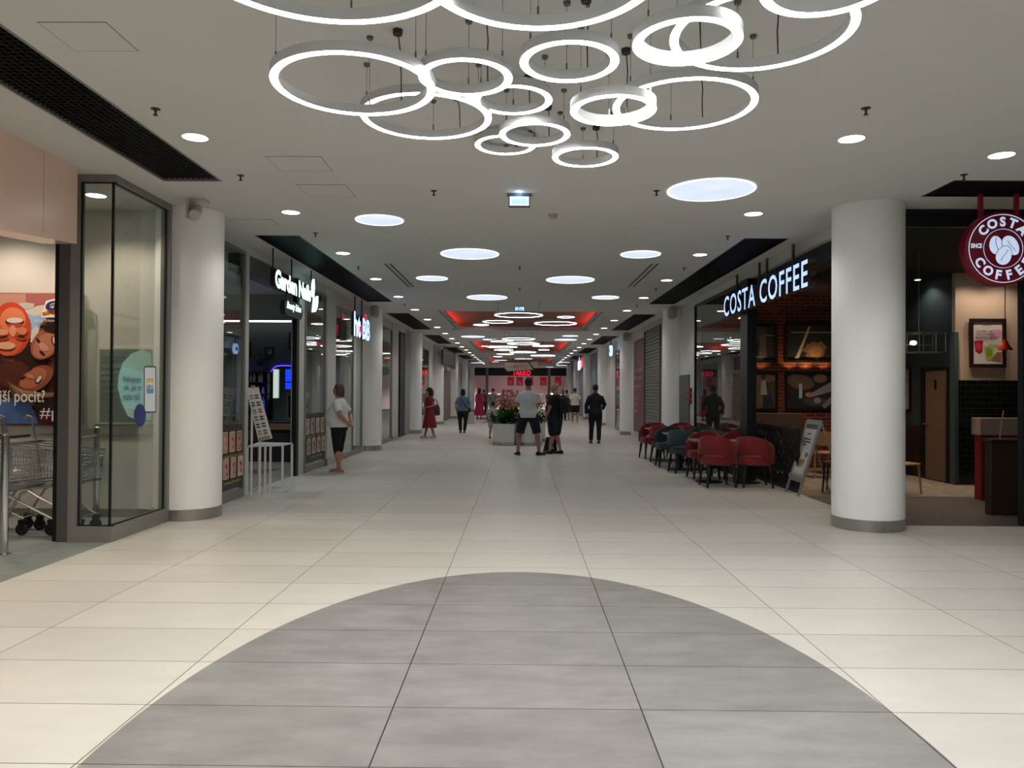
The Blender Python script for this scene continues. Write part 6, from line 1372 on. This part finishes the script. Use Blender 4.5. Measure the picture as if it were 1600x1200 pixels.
# ================================================================ PLANTER AND PLANTS
plw = M('planter_white', '#c9cac6', .55)
pa, pb, pm = at_z(768, 697), at_z(848, 697), at_z(804, 697); PYB = 21.9
def planter(x0, x1, y0, y1, ch, label):
    t = thing('planter_box', label, 'planter', ((x0+x1)/2, (y0+y1)/2, 0), 0, 'white planter boxes')
    def oct_(i, c): return [(x0+i+c, y0+i), (x1-i-ch[1]*c, y0+i), (x1-i, y0+i+c*ch[1]), (x1-i, y1-i), (x0+i, y1-i), (x0+i, y0+i+c)]
    m = MB(); m.loft([[(a, b, z) for a, b in oct_(i, .28)] for i, z in ((0, .1), (0, .62), (.04, .62), (.04, .52))]); m.build('box', plw, t, world=True)
    m = MB(); m.loft([[(a, b, z) for a, b in oct_(-.004, .28)] for z in (0, .1)]); m.build('base_band', steel_m, t, world=True)
    m = MB(); m.loft([[(a, b, z) for a, b in oct_(.05, .28)] for z in (.5, .56)]); m.build('soil', M('soil', '#2a211b', .95), t, world=True); return t
xm = at_y(804, 690, PYB).x
planter(at_y(769, 690, PYB).x, xm-.01, PYB, PYB+1.3, (0, 0), 'left white planter box with chamfered corner in the middle of the mall')
planter(xm+.01, at_y(847, 690, PYB).x, PYB, PYB+1.3, (0, 1), 'right white planter box behind the legs of the man in white')
planter(at_y(778, 690, PYB+3).x, at_y(850, 690, PYB+3).x, PYB+1.6, PYB+4.2, (0, 1), 'rear white planter box behind the front pair')
leafg = M('leaf_green', '#2f6b2a', .45); leafd = M('leaf_dark2', '#1e4a22', .5); leafy = M('leaf_olive', '#6b6a2c', .5)
def bush(name, label, c, parts):
    t = thing(name, label, 'plant', c); 
    for nm, mat, n, L, spread, up, seed, cz, wd in parts:
        rd = random.Random(seed); m = MB(); leaf_cluster(m, (0, 0, cz), n, L, rd, up, spread, wd); m.build(nm, mat, t, smooth=False)
    return t
def at2(px, py, y=PYB+.5): return at_y(px, py, y)
pk = M('flower_pink', '#b86a70', .6); pk2 = M('flower_dusty', '#c2917f', .6); yl = M('flower_yellow', '#b9b23c', .6); wh = M('flower_white', '#d9dcd2', .6)
q = at2(787, 660); bush('leafy_plant', 'broad-leaved bright green plant in the left planter box', (q.x, q.y, .56), [('foliage', leafg, 70, .30, .22, 1.1, 1, .06, .34), ('stems', leafd, 30, .22, .12, .7, 2, .0, .1)])
q = at2(803, 655); bush('leafy_plant', 'dark low plant with pale leaves at the middle of the planter', (q.x, q.y-.1, .56), [('foliage', leafd, 50, .2, .16, 1.2, 3, .05, .3), ('pale_leaves', wh, 14, .16, .2, 1.2, 4, .05, .35)])
def flower_bush(label, px, top_py, y, cols, n, spread, seed, leaves=leafd):
    q = at_y(px, 660, y); z1 = at_y(px, top_py, y).z; t = thing('flowering_plant', label, 'plant', (q.x, y, .56)); hh = z1-.56; rd = random.Random(seed)
    m = MB(); leaf_cluster(m, (0, 0, .08), n, .26, rd, 1.0, spread*.9, .2); 
    for i in range(n//3):
        a = rd.uniform(0, 6.28); r = rd.uniform(0, spread*.6); m.tube([(0, 0, 0), (r*.5*math.cos(a), r*.5*math.sin(a), hh*.5), (r*math.cos(a), r*math.sin(a), hh*rd.uniform(.7, .95))], .006, 4)
    leaf_cluster(m, (0, 0, hh*.4), n, .2, rd, 1.2, spread, .2); m.build('foliage', leaves, t)
    for ci, (nm, cm, kk) in enumerate(cols):
        m = MB()
        for i in range(kk):
            a = rd.uniform(0, 6.28); r = spread*math.sqrt(rd.uniform(0, 1)); z = hh*(rd.uniform(.45, .98)); m.ell((r*math.cos(a), r*math.sin(a), z), rd.uniform(.018, .038), rd.uniform(.018, .038), rd.uniform(.02, .045), 6, 4)
        m.build(nm, cm, t)
    return t
flower_bush('tall pink flowering plant in the planter left of the man in white', 790, 616, PYB+.75, [('flowers', pk2, 130), ('pink_flowers', pk, 60)], 60, .28, 5)
flower_bush('olive and yellow flowering plant just left of the man in white', 803, 622, PYB+.6, [('flowers', yl, 50), ('rusty_flowers', pk2, 50)], 70, .2, 6, leafy)
flower_bush('white flowering plant right of the man in white', 846, 640, PYB+.55, [('flowers', wh, 70)], 50, .2, 7)
flower_bush('yellow flowering plant behind the man in white', 840, 628, PYB+2.2, [('flowers', yl, 60)], 40, .22, 8)
flower_bush('pink flowering plant in the rear planter box', 797, 608, PYB+3.2, [('flowers', pk, 100)], 50, .3, 9)
q = at2(770, 652, PYB+.9); bush('spiky_plant', 'dark spiky plant leaning over the left end of the planter', (q.x+.05, q.y, .56), [('foliage', leafd, 40, .34, .12, 1.3, 12, .08, .12)])
# ================================================================ HANGING DIRECTION SIGN
y = 40.0; t = thing('direction_sign', 'hanging beige direction sign board with cut corner in the middle distance', 'sign', (0, y, 2.7))
S = lambda L: [(at_y(a, b, y).x, at_y(a, b, y).z) for a, b in L]
m = MB(); m.prism(S([(788.5, 569), (790, 567), (826, 567), (833, 577), (831, 578), (793, 580), (789, 576)]), y, y+.08); m.build('board', M('sign_beige', '#d0cabd', .6), t, world=True)
m = MB(); m.prism(S([(788, 576), (793, 581), (833, 579), (834, 576.6), (833, 577), (831, 578), (793, 580), (789, 576)]), y-.01, y+.09); m.prism(S([(825, 566), (827, 566), (835, 577), (833, 577.5)]), y-.01, y+.09); m.build('dark_edge', black_m, t, world=True)
m = MB(); m.prism(S([(827, 566), (840, 565), (839.5, 575), (835, 575.4)]), y+.0, y+.08); m.build('side_plate', M('sign_beige', ''), t, world=True)
m = MB(); add_text(m, '◄  i  WC  P  ►' if False else '<  i  WC  P  >', at_y(791, 574.5, y-.01), (1, 0, 0), (0, 0, 1), size=.1, width=at_y(823, 574, y).x-at_y(791, 574, y).x, height=.12); m.build('lettering', M('ink_dark', '#2c2a28', .6), t, world=True)
m = MB()
for a, b, c in ((794, 566.8, 800), (826, 566, 820)): p, q = at_y(a, b, y+.04), at_y(c, 558, y+.04); m.tube([p, (q.x, q.y, q.z), (q.x, q.y, HC)], .012, 6)
m.build('hanging_wires', wire_m, t, world=True)
# ================================================================ END OF THE MALL: clothing store
f = MB(); f.box(-12, -4.2, YE+6, YE+6.1, 0, 3.76); f.box(4.3, 12, YE+6, YE+6.1, 0, 3.76); f.box(-12, 12, YE+9.9, YE+10, 0, 3.76); struct('wall_back', f, M('store_wall_pink', '#d9b6bf', .8))
f = MB(); f.box(-12, 12, YE, YE+10, HC, HC+.06); struct('ceiling', f, M('store_ceiling_dark', '#33383c', .8))
f = MB(); f.box(-12, 12, YE, YE+10, -.1, 0); struct('floor', f, salon_floor_m)
f = MB(); f.box(-4.2, 4.3, YE, YE+.15, 3.0, HC); struct('wall_back', f, M('store_fascia', '#23282c', .6))
t = thing('clothing_store_sign', 'glowing red clothing store sign at the far end of the mall', 'sign', (0, YE-.1, 3.1)); a, b = at_y(801, 586, YE-.1), at_y(829, 586, YE-.1)
m = MB(); add_text(m, 'TAKKO', (a.x, YE-.06, 3.03), (1, 0, 0), (0, 0, 1), 0, 0, size=.5, width=b.x-a.x, height=.42, extrude=.04, offset=.01); m.build('lettering', M('takko_red', '#e01838', .5, emit='#ff1f3c', es=1.3), t, world=True)
redp = M('sale_red', '#8c1526', .6, emit='#a01528', es=.35)
for i, px in enumerate((798, 812, 828, 849, 872)):
    a, b = at_y(px-5, 589, YE+1), at_y(px+5, 602.5, YE+1); t = thing('sale_banner', f'dark red percent sale banner in the far store, {ordw[i]} from the left', 'banner', (a.x, YE+1, b.z), 0, 'red sale banners')
    m = MB(); m.box(a.x, b.x, YE+1, YE+1.03, b.z, a.z); m.build('panel', redp, t, world=True); m = MB(); add_text(m, '%', (a.x+.12, YE+.99, b.z+.08), (1, 0, 0), (0, 0, 1), size=.3, width=.34, height=.36); m.build('lettering', wh, t, world=True)
    m = MB(); m.tube([(a.x+.1, YE+1.015, a.z), (a.x+.1, YE+1.015, HC)], .006, 5); m.tube([(b.x-.1, YE+1.015, a.z), (b.x-.1, YE+1.015, HC)], .006, 5); m.build('wires', wire_m, t, world=True)
for i, (x, y) in enumerate(((-3, YE+3), (0, YE+3), (3, YE+3), (-1.5, YE+6), (1.8, YE+6))): spot('store_lamp', (x, y, 3.6), 900, 130, .6, .03, (1, .9, .93))
rd = random.Random(2)
for i in range(9):
    x = -3.6+i*.9; y = YE+1.6+(i % 3)*1.2; t = thing('clothes_rack', f'clothes rack with mixed garments in the far store, {ordw[i]} from the left', 'clothes rack', (x, y, 0), 0, 'racks in the far store')
    m = MB(); m.tube([(-.4, 0, 0), (-.4, 0, 1.4), (.4, 0, 1.4), (.4, 0, 0)], .015, 6); m.build('rail_frame', chrome_m, t)
    m = MB()
    for k in range(7): xx = -.33+k*.11; m.box(xx-.035, xx+.035, -.2, .2, .45+rd.uniform(0, .2), 1.36)
    m.build('garments', M(f'garment_{i % 4}', ('#c9a2ac', '#7a2536', '#d8d3d0', '#55495a')[i % 4], .9), t)
m = MB(); m.box(-.75, -.6, YE-.0, YE+.15, 0, 3.0); 
for i, x in enumerate((-2.95, 2.55)):
    m = MB(); m.box(x-.12, x+.12, YE-.15, YE+.15, 0, HC); tag(m.build('store_pillar', alu_m), ['left', 'right'][i]+' grey pillar of the far clothing store front', 'pillar')
# ================================================================ SHOP ROOMS BEHIND THE GLASS
def room(side, y0, y1, depth, col, power, lab, goods='racks', seed=1, lamp=(1, .96, .9), pad=.8):
    s = -1 if side == 'left' else 1; xw = s*XW; xa = xw+s*.14; xb = xw+s*depth; cm = M('room_'+col.lstrip('#'), col, .8)
    f = MB(); f.box(xb, xb+s*.08, y0-pad, y1+.8, 0, HC); f.box(xa, xb, y0-pad-.08, y0-pad, 0, HC); f.box(xa, xb, y1+.8, y1+.88, 0, HC); struct('wall_'+side, f, cm)
    spot('shop_lamp', (xw+s*depth*.5, (y0+y1)/2, 3.6), power, 140, .6, .1, lamp)
    rd = random.Random(seed); n = max(2, int((y1-y0+1.2)/.9))
    for i in range(n):
        yy = y0-pad*.5+.3+i*(y1-y0+.6)/n; xx = xw+s*rd.uniform(.9, depth-.6); t = thing('display_rack', f'shop rack with goods, {ordw[i]} {lab}', 'display rack', (xx, yy, 0), rd.uniform(-.4, .4)+PI/2, 'shop racks behind glass')
        m = MB(); m.tube([(-.3, 0, 0), (-.3, 0, 1.45), (.3, 0, 1.45), (.3, 0, 0)], .014, 6); m.box(-.3, .3, -.15, .15, .2, .23); m.build('stand', M('white_metal', ''), t)
        m = MB()
        for k in range(5): x2 = -.24+k*.12; m.box(x2-.04, x2+.04, -.18, .18, .5+rd.uniform(0, .3), 1.42)
        c = rd.choice(['#8a4a4c', '#9a9c9a', '#3d4a55', '#b8a48c', '#6b5a66', '#c2c4c2']); m.build('goods', M('goods_'+c[1:], c, .9), t)
room('left', 17.72, YL(565), 3.2, '#8f9290', 110, 'behind the window by the woman in the white t-shirt', seed=3, pad=0)
f = MB(); f.prism([(-4.62, 16.3), (LW-.14, 16.3), (LW-.14, 16.36), (-4.6, 16.36), (-4.94, 17.5), (-4.98, 17.5)], 0, HC, 'z'); struct('wall_left', f, salon_l)
room('left', 22.1, YL(611), 3, '#a5a7a4', 90, 'in the narrow shop after the second left column', seed=4)
room('left', 30.9, YL(669), 3.4, '#b5b3ae', 120, 'in the shop left of the woman in red', seed=5)
room('left', 48, 60, 3.2, '#9aa0a6', 200, 'in the far left shops', seed=6)
room('right', 30.6, 32.2, 3, '#b0b0aa', 80, 'in the shop right of the person in black', seed=7)
room('right', 38.3, 40.1, 3, '#9aa0a0', 70, 'in the narrow far right shop', seed=8)
# dark entrance between left columns
m = MB(); m.box(LW-.9, LW-.02, YL(626), YL(633)-.02, 0, 3.5); tag(m.build('dark_shop_portal', M('portal_navy', '#10131f', .5)), 'tall dark blue shop portal between the left columns', 'shop portal')
m = MB(); m.box(LW-.9, LW-.85, YL(620)+.0, YL(626), 0, 3.5); tag(m.build('portal_back', M('portal_warm', '#5b554a', .7)), 'dim brown panel at the back of the dark shop portal on the left', 'panel')
# warm chandelier behind the second shop window
t = thing('chandelier', 'warm glowing chandelier behind the shop window right of the nail salon', 'lamp', (-5.0, 18.4, 0)); 
m = MB(); m.tube([(-5.0, 18.4, 2.75), (-5.0, 18.4, HC)], .008, 6)
for k in range(6): a = k*PI/3; m.tube([(-5.0, 18.4, 2.75), (-5.0+.15*math.cos(a), 18.4+.15*math.sin(a), 2.6), (-5.0+.25*math.cos(a), 18.4+.25*math.sin(a), 2.68)], .008, 6)
m.build('arms', M('brass', ''), t, world=True)
for k in range(6): a = k*PI/3; m = MB(); m.ell((-5.0+.25*math.cos(a), 18.4+.25*math.sin(a), 2.73), .03, .03, .06, 10, 8); m.build('bulb', M('bulb_glow', ''), t, smooth=True, world=True)
print('OBJECTS', len(D.objects), 'POLYS', sum(len(o.data.polygons) for o in D.objects if o.type == 'MESH'))
